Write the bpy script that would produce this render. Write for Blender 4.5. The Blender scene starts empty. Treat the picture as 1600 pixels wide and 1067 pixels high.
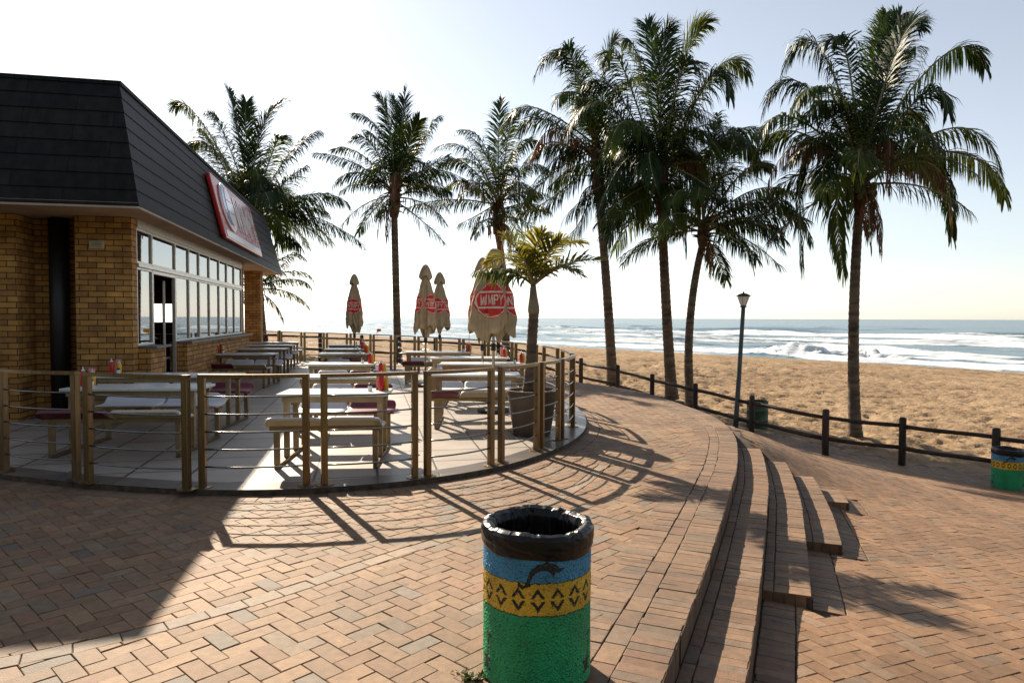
import bpy, bmesh, math, random
import numpy as np
from mathutils import Vector, Matrix, noise as mnoise
random.seed(7); RS = np.random.RandomState(11)
R = math.radians
scene = bpy.context.scene
col = scene.collection

# ------------------------------------------------------------------ camera
CAMH = 1.6; PITCH = R(1.97); ROLL = R(.21); FPX = 1066.7
cd = bpy.data.cameras.new('camera'); cam = bpy.data.objects.new('camera', cd); col.objects.link(cam)
cd.sensor_width = 36; cd.lens = 36 * FPX / 1600; cd.clip_start = .05; cd.clip_end = 60000
cam.matrix_world = Matrix.Translation((0, 0, CAMH)) @ Matrix.Rotation(math.pi / 2 - PITCH, 4, 'X') @ Matrix.Rotation(ROLL, 4, 'Z')
scene.camera = cam

# ------------------------------------------------------------------ light
SUN_AZ = R(-30.0); SUN_EL = R(33.2)        # azimuth left of the viewing direction (+Y)
w = bpy.data.worlds.new('World'); scene.world = w; w.use_nodes = True
nt = w.node_tree; bg = nt.nodes['Background']
sky = nt.nodes.new('ShaderNodeTexSky'); sky.sky_type = 'NISHITA'; sky.sun_disc = False
sky.sun_elevation = SUN_EL; sky.sun_rotation = SUN_AZ; sky.air_density = 1.0; sky.dust_density = .4; sky.ozone_density = 1.0
hs = nt.nodes.new('ShaderNodeHueSaturation'); hs.inputs['Saturation'].default_value = .5; nt.links.new(sky.outputs[0], hs.inputs['Color']); nt.links.new(hs.outputs[0], bg.inputs[0]); bg.inputs[1].default_value = .069
sl = bpy.data.lights.new('sun', 'SUN'); sl.energy = 5.0; sl.angle = R(.5); sl.color = (1, .85, .66)
so = bpy.data.objects.new('sun', sl); col.objects.link(so)
sdir = Vector((math.sin(SUN_AZ) * math.cos(SUN_EL), math.cos(SUN_AZ) * math.cos(SUN_EL), math.sin(SUN_EL)))
so.rotation_euler = sdir.to_track_quat('Z', 'Y').to_euler(); so.location = (0, 0, 30)
scene.view_settings.view_transform = 'Standard'; scene.view_settings.look = 'None'
scene.view_settings.exposure = 1.17; scene.view_settings.gamma = 1
scene.cycles.max_bounces = 8; scene.cycles.transparent_max_bounces = 12
scene.cycles.caustics_reflective = False; scene.cycles.caustics_refractive = False

# ------------------------------------------------------------------ picture -> place helpers (used to survey positions)
_F = Vector((0, math.cos(PITCH), -math.sin(PITCH))); _U0 = Vector((0, math.sin(PITCH), math.cos(PITCH))); _R0 = Vector((1, 0, 0))
_R = _R0 * math.cos(ROLL) + _U0 * math.sin(ROLL); _U = _U0 * math.cos(ROLL) - _R0 * math.sin(ROLL)
def ray(x, y): return _F + _R * ((x - 800) / FPX) - _U * ((y - 533.5) / FPX)
def atz(x, y, z): d = ray(x, y); return Vector((0, 0, CAMH)) + d * ((z - CAMH) / d.z)
def atd(x, y, D): d = ray(x, y); return Vector((0, 0, CAMH)) + d * (D / d.y)

# ------------------------------------------------------------------ tagging and mesh helpers
def tag(o, label=None, cat=None, group=None, kind=None):
    if label: o['label'] = label
    if cat: o['category'] = cat
    if group: o['group'] = group
    if kind: o['kind'] = kind
    return o
def empty(name, loc=(0, 0, 0), rz=0):
    o = bpy.data.objects.new(name, None); col.objects.link(o); o.location = loc; o.rotation_euler = (0, 0, rz)
    o.empty_display_size = .1
    return o
def copy_tree(o, parent=None):
    c = o.copy(); col.objects.link(c); c.parent = parent
    for ch in list(o.children): copy_tree(ch, c)
    return c
class MB:
    def __init__(s): s.v = []; s.f = []; s.m = []; s.c = []; s.n = 0
    def add(s, vs, fs, mi=0, c=None):
        b = len(s.v); s.v.extend([tuple(p) for p in vs])
        for f in fs: s.f.append(tuple(b + i for i in f)); s.m.append(mi); s.c.append(c)
    def box(s, x0, x1, y0, y1, z0, z1, mi=0, M=None, c=None):
        vs = [Vector(p) for p in ((x0,y0,z0),(x1,y0,z0),(x1,y1,z0),(x0,y1,z0),(x0,y0,z1),(x1,y0,z1),(x1,y1,z1),(x0,y1,z1))]
        if M is not None: vs = [M @ p for p in vs]
        s.add(vs, [(0,3,2,1),(4,5,6,7),(0,1,5,4),(1,2,6,5),(2,3,7,6),(3,0,4,7)], mi, c)
    def tube(s, pts, rad, n=8, mi=0, cap=True, c=None):
        pts = [Vector(p) for p in pts]; k = len(pts)
        if not hasattr(rad, '__len__'): rad = [rad] * k
        vs = []; up = None
        for i, p in enumerate(pts):
            t = (pts[min(i + 1, k - 1)] - pts[max(i - 1, 0)]).normalized()
            if up is None:
                a = Vector((0, 0, 1)) if abs(t.z) < .9 else Vector((1, 0, 0)); up = (a - t * a.dot(t)).normalized()
            else: up = (up - t * up.dot(t)).normalized()
            sd = t.cross(up)
            for j in range(n):
                an = 2 * math.pi * (j + .5) / n; vs.append(p + (up * math.cos(an) + sd * math.sin(an)) * rad[i])
        fs = [(i * n + j, i * n + (j + 1) % n, (i + 1) * n + (j + 1) % n, (i + 1) * n + j) for i in range(k - 1) for j in range(n)]
        if cap: fs.append(tuple(range(n - 1, -1, -1))); fs.append(tuple((k - 1) * n + j for j in range(n)))
        s.add(vs, fs, mi, c)
    def lathe(s, prof, n=24, cx=0, cy=0, mi=0, cap=True):
        vs = []; 
        for r, z in prof:
            for j in range(n):
                a = 2 * math.pi * j / n; vs.append((cx + r * math.cos(a), cy + r * math.sin(a), z))
        k = len(prof)
        fs = [(i * n + j, i * n + (j + 1) % n, (i + 1) * n + (j + 1) % n, (i + 1) * n + j) for i in range(k - 1) for j in range(n)]
        if cap: fs.append(tuple(range(n - 1, -1, -1))); fs.append(tuple((k - 1) * n + j for j in range(n)))
        s.add(vs, fs, mi)
    def build(s, name, mats, parent=None, smooth=False, bevel=0, uv=None, loc=None, rz=0):
        me = bpy.data.meshes.new(name); me.from_pydata(s.v, [], s.f)
        if not isinstance(mats, (list, tuple)): mats = [mats]
        for m in mats: me.materials.append(m)
        me.polygons.foreach_set('material_index', s.m)
        if smooth: me.polygons.foreach_set('use_smooth', [True] * len(s.f))
        if any(c is not None for c in s.c):
            ca = me.color_attributes.new('Col', 'FLOAT_COLOR', 'CORNER'); buf = []
            for f, c in zip(s.f, s.c):
                c = c or (1, 1, 1); buf.extend((c[0], c[1], c[2], 1) * len(f))
            ca.data.foreach_set('color', buf)
        if uv:
            ul = me.uv_layers.new(name='UVMap'); buf = []
            for f in s.f:
                a, b, c_ = (Vector(s.v[f[0]]), Vector(s.v[f[1]]), Vector(s.v[f[2]]))
                n_ = (b - a).cross(c_ - a); ax = max(range(3), key=lambda i: abs(n_[i]))
                for i in f:
                    p = s.v[i]
                    buf.extend((p[1], p[2]) if ax == 0 else ((p[0], p[2]) if ax == 1 else (p[0], p[1])))
            ul.data.foreach_set('uv', buf)
        me.update()
        o = bpy.data.objects.new(name, me); col.objects.link(o)
        if parent: o.parent = parent
        if loc is not None: o.location = loc
        if rz: o.rotation_euler = (0, 0, rz)
        if bevel:
            md = o.modifiers.new('bevel', 'BEVEL'); md.width = bevel; md.segments = 2; md.limit_method = 'ANGLE'; md.angle_limit = R(40)
        return o
def np_mesh(name, V, Fq, mats, parent=None, smooth=True, mi=None, colr=None):
    me = bpy.data.meshes.new(name); V = np.asarray(V, np.float32); Fq = np.asarray(Fq, np.int32)
    me.vertices.add(len(V)); me.vertices.foreach_set('co', V.ravel())
    me.loops.add(Fq.size); me.loops.foreach_set('vertex_index', Fq.ravel())
    me.polygons.add(len(Fq)); me.polygons.foreach_set('loop_start', np.arange(len(Fq), dtype=np.int32) * Fq.shape[1])
    me.polygons.foreach_set('loop_total', np.full(len(Fq), Fq.shape[1], np.int32))
    if smooth: me.polygons.foreach_set('use_smooth', np.ones(len(Fq), bool))
    for m in (mats if isinstance(mats, (list, tuple)) else [mats]): me.materials.append(m)
    if mi is not None: me.polygons.foreach_set('material_index', np.asarray(mi, np.int32))
    me.update(calc_edges=True)
    if colr is not None:
        ca = me.color_attributes.new('Col', 'FLOAT_COLOR', 'POINT'); ca.data.foreach_set('color', np.asarray(colr, np.float32).ravel())
    o = bpy.data.objects.new(name, me); col.objects.link(o)
    if parent: o.parent = parent
    return o
def grid_faces(nr, nc, wrap=False):
    i, j = np.meshgrid(np.arange(nr - 1), np.arange(nc if wrap else nc - 1), indexing='ij')
    a = i * nc + j; b = i * nc + (j + 1) % nc
    return np.stack([a, b, b + nc, a + nc], -1).reshape(-1, 4)
def hashn(i, j, s=0):
    h = np.sin(i * 127.1 + j * 311.7 + s * 74.7) * 43758.5453
    return h - np.floor(h)
def vnoise(x, y, s=0):
    xi = np.floor(x); yi = np.floor(y); fx = x - xi; fy = y - yi
    fx = fx * fx * (3 - 2 * fx); fy = fy * fy * (3 - 2 * fy)
    return ((hashn(xi, yi, s) * (1 - fx) + hashn(xi + 1, yi, s) * fx) * (1 - fy) + (hashn(xi, yi + 1, s) * (1 - fx) + hashn(xi + 1, yi + 1, s) * fx) * fy) * 2 - 1
def fbm(x, y, o=4, s=0):
    t = 0; a = 1
    for k in range(o): t = t + a * vnoise(x * 2 ** k, y * 2 ** k, s + k); a *= .5
    return t

# ------------------------------------------------------------------ materials
def nmat(name):
    m = bpy.data.materials.new(name); m.use_nodes = True; nt = m.node_tree; return m, nt, nt.nodes['Principled BSDF']
def N(nt, t, **k):
    n = nt.nodes.new(t)
    for a, b in k.items(): setattr(n, a, b)
    return n
def mat(name, c, rough=.6, metal=0, var=.15, scale=8, bump=0, bscale=60, spec=.5, coords='Object', stretch=None, trans=0, c2=None, thr=None):
    m, nt, b = nmat(name); L = nt.links
    tc = N(nt, 'ShaderNodeTexCoord'); src = tc.outputs[coords]
    if stretch:
        mp = N(nt, 'ShaderNodeMapping'); mp.inputs['Scale'].default_value = stretch; L.new(src, mp.inputs[0]); src = mp.outputs[0]
    nz = N(nt, 'ShaderNodeTexNoise'); nz.inputs['Scale'].default_value = scale; nz.inputs['Detail'].default_value = 6; L.new(src, nz.inputs['Vector'])
    rp = N(nt, 'ShaderNodeValToRGB'); L.new(nz.outputs['Fac'], rp.inputs[0])
    e = rp.color_ramp.elements; lo, hi = thr or (.3, .7); e[0].position = lo; e[1].position = hi
    d = c2 or tuple(x * (1 - 2 * var) for x in c)
    e[0].color = (*d, 1); e[1].color = (*(x * (1 + var) if not c2 else x for x in c), 1)
    L.new(rp.outputs[0], b.inputs['Base Color'])
    b.inputs['Roughness'].default_value = rough; b.inputs['Metallic'].default_value = metal; b.inputs['Specular IOR Level'].default_value = spec
    if trans: b.inputs['Transmission Weight'].default_value = trans
    if bump:
        n2 = N(nt, 'ShaderNodeTexNoise'); n2.inputs['Scale'].default_value = bscale; n2.inputs['Detail'].default_value = 5; L.new(src, n2.inputs['Vector'])
        bp = N(nt, 'ShaderNodeBump'); bp.inputs['Strength'].default_value = 1; bp.inputs['Distance'].default_value = bump
        L.new(n2.outputs['Fac'], bp.inputs['Height']); L.new(bp.outputs[0], b.inputs['Normal'])
    return m
def attr_mat(name, rough=.8, var=.25, scale=30, bump=.002, bscale=150, spec=.4, attr='Col', stain=None):
    m, nt, b = nmat(name); L = nt.links
    at = N(nt, 'ShaderNodeAttribute', attribute_name=attr); tc = N(nt, 'ShaderNodeTexCoord')
    nz = N(nt, 'ShaderNodeTexNoise'); nz.inputs['Scale'].default_value = scale; nz.inputs['Detail'].default_value = 8; L.new(tc.outputs['Object'], nz.inputs['Vector'])
    mr = N(nt, 'ShaderNodeMapRange'); mr.inputs[1].default_value = .25; mr.inputs[2].default_value = .75; mr.inputs[3].default_value = 1 - var; mr.inputs[4].default_value = 1 + var
    L.new(nz.outputs['Fac'], mr.inputs[0])
    mx = N(nt, 'ShaderNodeVectorMath', operation='SCALE'); L.new(at.outputs['Color'], mx.inputs[0]); L.new(mr.outputs[0], mx.inputs['Scale'])
    out = mx.outputs[0]
    if stain:
        n3 = N(nt, 'ShaderNodeTexNoise'); n3.inputs['Scale'].default_value = .9; n3.inputs['Detail'].default_value = 6; n3.inputs['Roughness'].default_value = .65; L.new(tc.outputs['Object'], n3.inputs['Vector'])
        m3 = N(nt, 'ShaderNodeMapRange'); m3.inputs[1].default_value = .35; m3.inputs[2].default_value = .65; m3.inputs[3].default_value = stain; m3.inputs[4].default_value = 1.08
        vg = N(nt, 'ShaderNodeTexVoronoi'); vg.inputs['Scale'].default_value = 3.1; L.new(tc.outputs['Object'], vg.inputs['Vector']); cp = N(nt, 'ShaderNodeMath', operation='LESS_THAN'); cp.inputs[1].default_value = .062; L.new(vg.outputs['Distance'], cp.inputs[0])
        sx_ = N(nt, 'ShaderNodeSeparateColor'); L.new(vg.outputs['Color'], sx_.inputs[0]); c2_ = N(nt, 'ShaderNodeMath', operation='LESS_THAN'); c2_.inputs[1].default_value = .4; L.new(sx_.outputs[0], c2_.inputs[0]); c3_ = N(nt, 'ShaderNodeMath', operation='MULTIPLY'); L.new(cp.outputs[0], c3_.inputs[0]); L.new(c2_.outputs[0], c3_.inputs[1]); c4_ = N(nt, 'ShaderNodeMath', operation='MULTIPLY_ADD'); c4_.inputs[1].default_value = -.42; c4_.inputs[2].default_value = 1; L.new(c3_.outputs[0], c4_.inputs[0]); m5 = N(nt, 'ShaderNodeVectorMath', operation='SCALE'); L.new(out, m5.inputs[0]); L.new(c4_.outputs[0], m5.inputs['Scale']); out = m5.outputs[0]
        L.new(n3.outputs['Fac'], m3.inputs[0]); m4 = N(nt, 'ShaderNodeVectorMath', operation='SCALE'); L.new(out, m4.inputs[0]); L.new(m3.outputs[0], m4.inputs['Scale']); out = m4.outputs[0]
    L.new(out, b.inputs['Base Color'])
    b.inputs['Roughness'].default_value = rough; b.inputs['Specular IOR Level'].default_value = spec
    n2 = N(nt, 'ShaderNodeTexNoise'); n2.inputs['Scale'].default_value = bscale; n2.inputs['Detail'].default_value = 6; L.new(tc.outputs['Object'], n2.inputs['Vector'])
    bp = N(nt, 'ShaderNodeBump'); bp.inputs['Distance'].default_value = bump; L.new(n2.outputs['Fac'], bp.inputs['Height']); L.new(bp.outputs[0], b.inputs['Normal'])
    return m
def brick_mat(name, c1, c2, cm, bw, rh, mort, coords='UV', off=.5, rough=.8, bump=.006, vscale=9, var=.3, patches=None):
    m, nt, b = nmat(name); L = nt.links; tc = N(nt, 'ShaderNodeTexCoord')
    bt = N(nt, 'ShaderNodeTexBrick'); L.new(tc.outputs[coords], bt.inputs['Vector']); bt.offset = off
    bt.inputs['Color1'].default_value = (*c1, 1); bt.inputs['Color2'].default_value = (*c2, 1); bt.inputs['Mortar'].default_value = (*cm, 1)
    bt.inputs['Scale'].default_value = 1; bt.inputs['Brick Width'].default_value = bw; bt.inputs['Row Height'].default_value = rh
    bt.inputs['Mortar Size'].default_value = mort; bt.inputs['Mortar Smooth'].default_value = .2; bt.inputs['Bias'].default_value = 0
    nz = N(nt, 'ShaderNodeTexNoise'); nz.inputs['Scale'].default_value = vscale; nz.inputs['Detail'].default_value = 8; L.new(tc.outputs['Object'], nz.inputs['Vector'])
    mr = N(nt, 'ShaderNodeMapRange'); mr.inputs[1].default_value = .25; mr.inputs[2].default_value = .75; mr.inputs[3].default_value = 1 - var; mr.inputs[4].default_value = 1 + var
    L.new(nz.outputs['Fac'], mr.inputs[0]); mx = N(nt, 'ShaderNodeVectorMath', operation='SCALE'); L.new(bt.outputs['Color'], mx.inputs[0]); L.new(mr.outputs[0], mx.inputs['Scale'])
    L.new(mx.outputs[0], b.inputs['Base Color']); b.inputs['Roughness'].default_value = rough
    n2 = N(nt, 'ShaderNodeTexNoise'); n2.inputs['Scale'].default_value = 80; n2.inputs['Detail'].default_value = 5; L.new(tc.outputs['Object'], n2.inputs['Vector'])
    ma = N(nt, 'ShaderNodeMath', operation='MULTIPLY_ADD'); ma.inputs[1].default_value = -1; L.new(bt.outputs['Fac'], ma.inputs[0])
    ms = N(nt, 'ShaderNodeMath', operation='MULTIPLY'); ms.inputs[1].default_value = .3; L.new(n2.outputs['Fac'], ms.inputs[0]); L.new(ms.outputs[0], ma.inputs[2])
    bp = N(nt, 'ShaderNodeBump'); bp.inputs['Distance'].default_value = bump; L.new(ma.outputs[0], bp.inputs['Height']); L.new(bp.outputs[0], b.inputs['Normal'])
    return m
def leaf_mat(name, c, ct, rough=.42, spec=.5, tfac=.35):
    m, nt, b = nmat(name); L = nt.links; tc = N(nt, 'ShaderNodeTexCoord'); nz = N(nt, 'ShaderNodeTexNoise'); nz.inputs['Scale'].default_value = 1.6; nz.inputs['Detail'].default_value = 5
    L.new(tc.outputs['Object'], nz.inputs['Vector']); rp = N(nt, 'ShaderNodeValToRGB'); L.new(nz.outputs['Fac'], rp.inputs[0])
    rp.color_ramp.elements[0].position = .35; rp.color_ramp.elements[1].position = .68
    rp.color_ramp.elements[0].color = (*(x * .6 for x in c), 1); rp.color_ramp.elements[1].color = (*(x * 1.35 for x in c), 1)
    L.new(rp.outputs[0], b.inputs['Base Color']); b.inputs['Roughness'].default_value = rough; b.inputs['Specular IOR Level'].default_value = spec
    tr = N(nt, 'ShaderNodeBsdfTranslucent'); tr.inputs[0].default_value = (*ct, 1); mx = N(nt, 'ShaderNodeMixShader'); mx.inputs[0].default_value = tfac
    L.new(b.outputs[0], mx.inputs[1]); L.new(tr.outputs[0], mx.inputs[2]); L.new(mx.outputs[0], nt.nodes['Material Output'].inputs[0])
    return m
M = {}
M['paver'] = attr_mat('paver', rough=.72, var=.22, scale=22, bump=.0035, bscale=130, spec=.45, stain=.68)
M['joint'] = mat('joint', (.075, .055, .04), .95, var=.3, scale=14, bump=.004, bscale=120)
M['brickwall'] = brick_mat('brickwall', (.51, .26, .062), (.28, .125, .035), (.04, .026, .018), .24, .086, .007, vscale=5, var=.35)
M['roof'] = mat('roof', (.04, .04, .044), .5, var=.3, scale=2.2, bump=.004, bscale=60, c2=(.02, .02, .021), stretch=(1, .5, 1))
M['fascia'] = mat('fascia', (.42, .34, .27), .7, var=.12, scale=3)
M['soffit'] = mat('soffit', (.40, .26, .155), .7, var=.12, scale=2)
M['pipe'] = mat('pipe', (.008, .008, .009), .5, var=.2)
M['alu'] = mat('alu', (.62, .60, .56), .38, .6, var=.08, scale=12)
M['steel'] = mat('steel', (.21, .145, .08), .33, .9, var=.14, scale=7, stretch=(6, 6, .6), bump=.0005, bscale=90)
M['rod'] = mat('rod', (.20, .20, .20), .25, .95, var=.1, scale=8)
M['beam'] = mat('beam', (.29, .215, .125), .4, .5, var=.12, scale=9)
M['wht'] = mat('wht', (.56, .57, .60), .38, var=.05, scale=5)
M['cream'] = mat('cream', (.50, .39, .23), .45, var=.1, scale=6)
M['maroon'] = mat('maroon', (.16, .014, .028), .4, var=.2, scale=6)
M['tabletop'] = mat('tabletop', (.60, .62, .60), .28, var=.06, scale=4)
M['tile'] = brick_mat('tile', (.35, .31, .265), (.30, .265, .23), (.03, .025, .02), .6, .6, .014, coords='Object', off=0, rough=.42, bump=.002, vscale=3, var=.12)
M['bordertile'] = brick_mat('bordertile', (.13, .115, .10), (.09, .08, .075), (.02, .018, .016), .6, .6, .006, coords='Object', off=0, rough=.35, bump=.002, vscale=4, var=.15)
M['canvas'] = mat('canvas', (.42, .325, .20), .9, var=.12, scale=5, bump=.002, bscale=240)
M['canvred'] = mat('canvred', (.62, .03, .025), .8, var=.12, scale=9)
M['canvwhite'] = mat('canvwhite', (.72, .62, .52), .8, var=.08, scale=9)
M['blackpl'] = mat('blackpl', (.012, .012, .012), .45, var=.2)
M['bag'] = mat('bag', (.004, .004, .0045), .3, var=.2, scale=8, bump=.003, bscale=9, spec=.32, stretch=(1, 1, 2.5))
M['logwood'] = mat('logwood', (.035, .022, .015), .75, var=.4, scale=5, bump=.006, bscale=22, stretch=(1, 1, .25))
M['trunk'] = mat('trunk', (.15, .11, .075), .9, var=.35, scale=3, bump=.02, bscale=16, stretch=(1, 1, 4))
M['leaf'] = leaf_mat('leaf', (.017, .036, .007), (.045, .085, .010), tfac=.2, rough=.45, spec=.18)
M['leafb'] = leaf_mat('leafb', (.034, .062, .008), (.14, .17, .02), tfac=.3, rough=.45, spec=.18)
M['leafy'] = leaf_mat('leafy', (.06, .07, .015), (.30, .26, .03), tfac=.36, spec=.3)
M['dead'] = leaf_mat('dead', (.13, .065, .038), (.22, .10, .05), rough=.8, spec=.2, tfac=.25)
M['rachis'] = mat('rachis', (.22, .19, .07), .5, var=.2)
M['fibre'] = mat('fibre', (.13, .08, .045), .95, var=.4, scale=5, bump=.01, bscale=40)
M['coconut'] = mat('coconut', (.12, .11, .03), .5, var=.3, scale=5)
M['signred'] = mat('signred', (.42, .02, .018), .22, var=.1, scale=3)
M['signwhite'] = mat('signwhite', (.85, .85, .85), .18, var=.04, scale=3)
M['signblue'] = mat('signblue', (.05, .07, .25), .15, var=.1, scale=3)
M['pot'] = mat('pot', (.10, .068, .048), .7, var=.2, scale=4, bump=.002)
M['soil'] = mat('soil', (.22, .19, .15), .95, var=.5, scale=26, bump=.02, bscale=40)
M['red'] = mat('red', (.50, .012, .012), .3, var=.1); M['yellow'] = mat('yellow', (.75, .42, .02), .3, var=.1)
M['orange'] = mat('orange', (.72, .13, .015), .35, var=.1)
M['pink'] = mat('pink', (.68, .26, .24), .5, var=.2, scale=30)
M['plwhite'] = mat('plwhite', (.72, .72, .70), .35, var=.05)
M['polemetal'] = mat('polemetal', (.42, .38, .33), .4, .7, var=.1)
M['lamppole'] = mat('lamppole', (.07, .095, .10), .5, var=.2, scale=5)
M['lampglass'] = mat('lampglass', (.85, .83, .76), .25, var=.08)
M['drumgreen'] = mat('drumgreen', (.03, .07, .035), .55, var=.3, scale=4)
M['concrete'] = mat('concrete', (.30, .28, .25), .9, var=.2, scale=12, bump=.003)
M['cabinet'] = mat('cabinet', (.45, .34, .18), .6, var=.12, scale=4)
M['slate'] = mat('slate', (.13, .13, .135), .5, var=.15, scale=6)
M['plaque'] = mat('plaque', (.52, .46, .34), .5, var=.1); M['darkmark'] = mat('darkmark', (.10, .08, .05), .7)
M['interior'] = mat('interior', (.22, .17, .13), .8, var=.15, scale=2)
M['counter'] = mat('counter', (.09, .045, .03), .5, var=.2, scale=3)
M['skin'] = mat('skin', (.25, .15, .10), .6); M['cloth'] = mat('cloth', (.08, .06, .055), .9); M['hair'] = mat('hair', (.02, .015, .012), .7)

def glass_mat():
    m, nt, b = nmat('paneglass'); L = nt.links
    g = N(nt, 'ShaderNodeBsdfGlossy'); g.inputs['Roughness'].default_value = .012; g.inputs[0].default_value = (.95, .97, 1, 1)
    t = N(nt, 'ShaderNodeBsdfTransparent'); t.inputs[0].default_value = (.85, .88, .87, 1)
    fr = N(nt, 'ShaderNodeFresnel'); fr.inputs[0].default_value = 6.0
    mx = N(nt, 'ShaderNodeMixShader'); L.new(fr.outputs[0], mx.inputs[0]); L.new(t.outputs[0], mx.inputs[1]); L.new(g.outputs[0], mx.inputs[2])
    L.new(mx.outputs[0], nt.nodes['Material Output'].inputs[0]); return m
M['glass'] = glass_mat()

# painted concrete of the bins: colours come with the mesh, speckled by worn paint
m, nt, b = nmat('binpaint'); L = nt.links
at = N(nt, 'ShaderNodeAttribute', attribute_name='Col'); tc = N(nt, 'ShaderNodeTexCoord')
nz = N(nt, 'ShaderNodeTexNoise'); nz.inputs['Scale'].default_value = 70; nz.inputs['Detail'].default_value = 6; L.new(tc.outputs['Object'], nz.inputs['Vector'])
rp = N(nt, 'ShaderNodeValToRGB'); rp.color_ramp.elements[0].position = .34; rp.color_ramp.elements[1].position = .44; L.new(nz.outputs['Fac'], rp.inputs[0])
rp.color_ramp.elements[0].color = (.45, .45, .45, 1)
mx = N(nt, 'ShaderNodeVectorMath', operation='MULTIPLY'); L.new(at.outputs['Color'], mx.inputs[0]); L.new(rp.outputs[0], mx.inputs[1]); 
nz3 = N(nt, 'ShaderNodeTexNoise'); nz3.inputs['Scale'].default_value = 5; nz3.inputs['Detail'].default_value = 6; L.new(tc.outputs['Object'], nz3.inputs['Vector'])
mr = N(nt, 'ShaderNodeMapRange'); mr.inputs[1].default_value = .3; mr.inputs[2].default_value = .7; mr.inputs[3].default_value = .7; mr.inputs[4].default_value = 1.2; L.new(nz3.outputs['Fac'], mr.inputs[0])
mx2 = N(nt, 'ShaderNodeVectorMath', operation='SCALE'); L.new(mx.outputs[0], mx2.inputs[0]); L.new(mr.outputs[0], mx2.inputs['Scale'])
L.new(mx2.outputs[0], b.inputs['Base Color']); b.inputs['Roughness'].default_value = .55
vo = N(nt, 'ShaderNodeTexVoronoi'); vo.inputs['Scale'].default_value = 110; L.new(tc.outputs['Object'], vo.inputs['Vector'])
bp = N(nt, 'ShaderNodeBump'); bp.inputs['Distance'].default_value = .006; L.new(vo.outputs['Distance'], bp.inputs['Height']); L.new(bp.outputs[0], b.inputs['Normal'])
M['binpaint'] = m

# sand
m, nt, b = nmat('sand'); L = nt.links; tc = N(nt, 'ShaderNodeTexCoord')
nz = N(nt, 'ShaderNodeTexNoise'); nz.inputs['Scale'].default_value = .35; nz.inputs['Detail'].default_value = 9; nz.inputs['Roughness'].default_value = .6; L.new(tc.outputs['Object'], nz.inputs['Vector'])
rp = N(nt, 'ShaderNodeValToRGB'); L.new(nz.outputs['Fac'], rp.inputs[0]); rp.color_ramp.elements[0].position = .38; rp.color_ramp.elements[1].position = .62
rp.color_ramp.elements[0].color = (.225, .155, .095, 1); rp.color_ramp.elements[1].color = (.315, .225, .14, 1)
at = N(nt, 'ShaderNodeAttribute', attribute_name='Col'); mx = N(nt, 'ShaderNodeVectorMath', operation='MULTIPLY'); L.new(rp.outputs[0], mx.inputs[0]); L.new(at.outputs['Color'], mx.inputs[1])
L.new(mx.outputs[0], b.inputs['Base Color']); b.inputs['Roughness'].default_value = .95; b.inputs['Specular IOR Level'].default_value = .1
vo = N(nt, 'ShaderNodeTexNoise'); vo.inputs['Scale'].default_value = 7; vo.inputs['Detail'].default_value = 5; vo.inputs['Roughness'].default_value = .6; L.new(tc.outputs['Object'], vo.inputs['Vector'])
bp = N(nt, 'ShaderNodeBump'); bp.inputs['Distance'].default_value = .085; L.new(vo.outputs['Fac'], bp.inputs['Height']); L.new(bp.outputs[0], b.inputs['Normal'])
M['sand'] = m

# ------------------------------------------------------------------ ground heights
NSH = np.array([.81, .587]); QSH = np.array([-.587, .81]); SEA = -3.5; PSH = 77.4
ZF = np.array([(-20, -1.5), (4.8, -1.35), (6.6, -1.38), (7.8, -1.3), (9.8, -1.2), (11.65, -1.08), (13.4, -.97), (15.2, -.82), (17.1, -.69), (18.95, -.48), (20.5, -.22), (22.2, -.11), (23.7, -.04), (24.6, .06), (30, .1), (60, 0)])
CT = np.array([(1.25,2.2,-.31),(1.35,2.9,-.33),(1.6,3.7,-.34),(2.05,4.3,-.37),(2.4,5.0,-.43),(2.9,5.9,-.52),(3.35,7.0,-.63),(3.95,8.0,-.69),(4.2,8.6,-.68),(4.15,9.0,-.62),(3.7,9.25,-.36),(3.4,9.35,-.15),
    (3.25,9.75,-.06),(3.6,11,-.16),(3.5,12.2,-.22),(3.2,14.5,-.3),(2.6,16.2,-.35),(5.7,16.2,-1.2),(4.85,17.9,-1.08),(4.05,19.5,-.97),(3.25,21.1,-.82),(2.25,22.7,-.69),(1.1,24.2,-.48),(-.5,25,-.22),(-2.85,25.3,-.11),
    (-5.57,25.2,-.03),(-6.9,25,.06),(6.7,14.5,-1.3),(8,13.9,-1.38),(8.9,12.4,-1.36),(8.3,11.4,-1.3),(2.5,1,-.4),(4,3,-.5),(6,5,-.76),(5,8,-.8),(6.5,8.5,-1.0),(5.2,10.5,-.75),(9,6,-.95),(9,2,-.7),(13,8,-1.4),(14,3,-1.1),
    (5.2,13,-.9),(0,6,-.5),(-4,12,-.5),(0,14,-.5),(1.8,10,-.4),(.9,5,-.35),(0,3,-.3),(-3,0,-.4),(-8,5,-.5),(-8,20,-.2),(-3.5,21.5,-.15),(0,19,-.3),(0,-4,-.3),(6,-3,-.4)])
def _tps(r2): return np.where(r2 > 1e-9, r2 * np.log(np.maximum(r2, 1e-9)) * .5, 0)
_n = len(CT); _K = _tps(((CT[:, None, :2] - CT[None, :, :2]) ** 2).sum(-1)) + np.eye(_n) * .02
_Pm = np.c_[np.ones(_n), CT[:, :2]]
_W = np.linalg.solve(np.block([[_K, _Pm], [_Pm.T, np.zeros((3, 3))]]), np.r_[CT[:, 2], 0, 0, 0])
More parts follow.
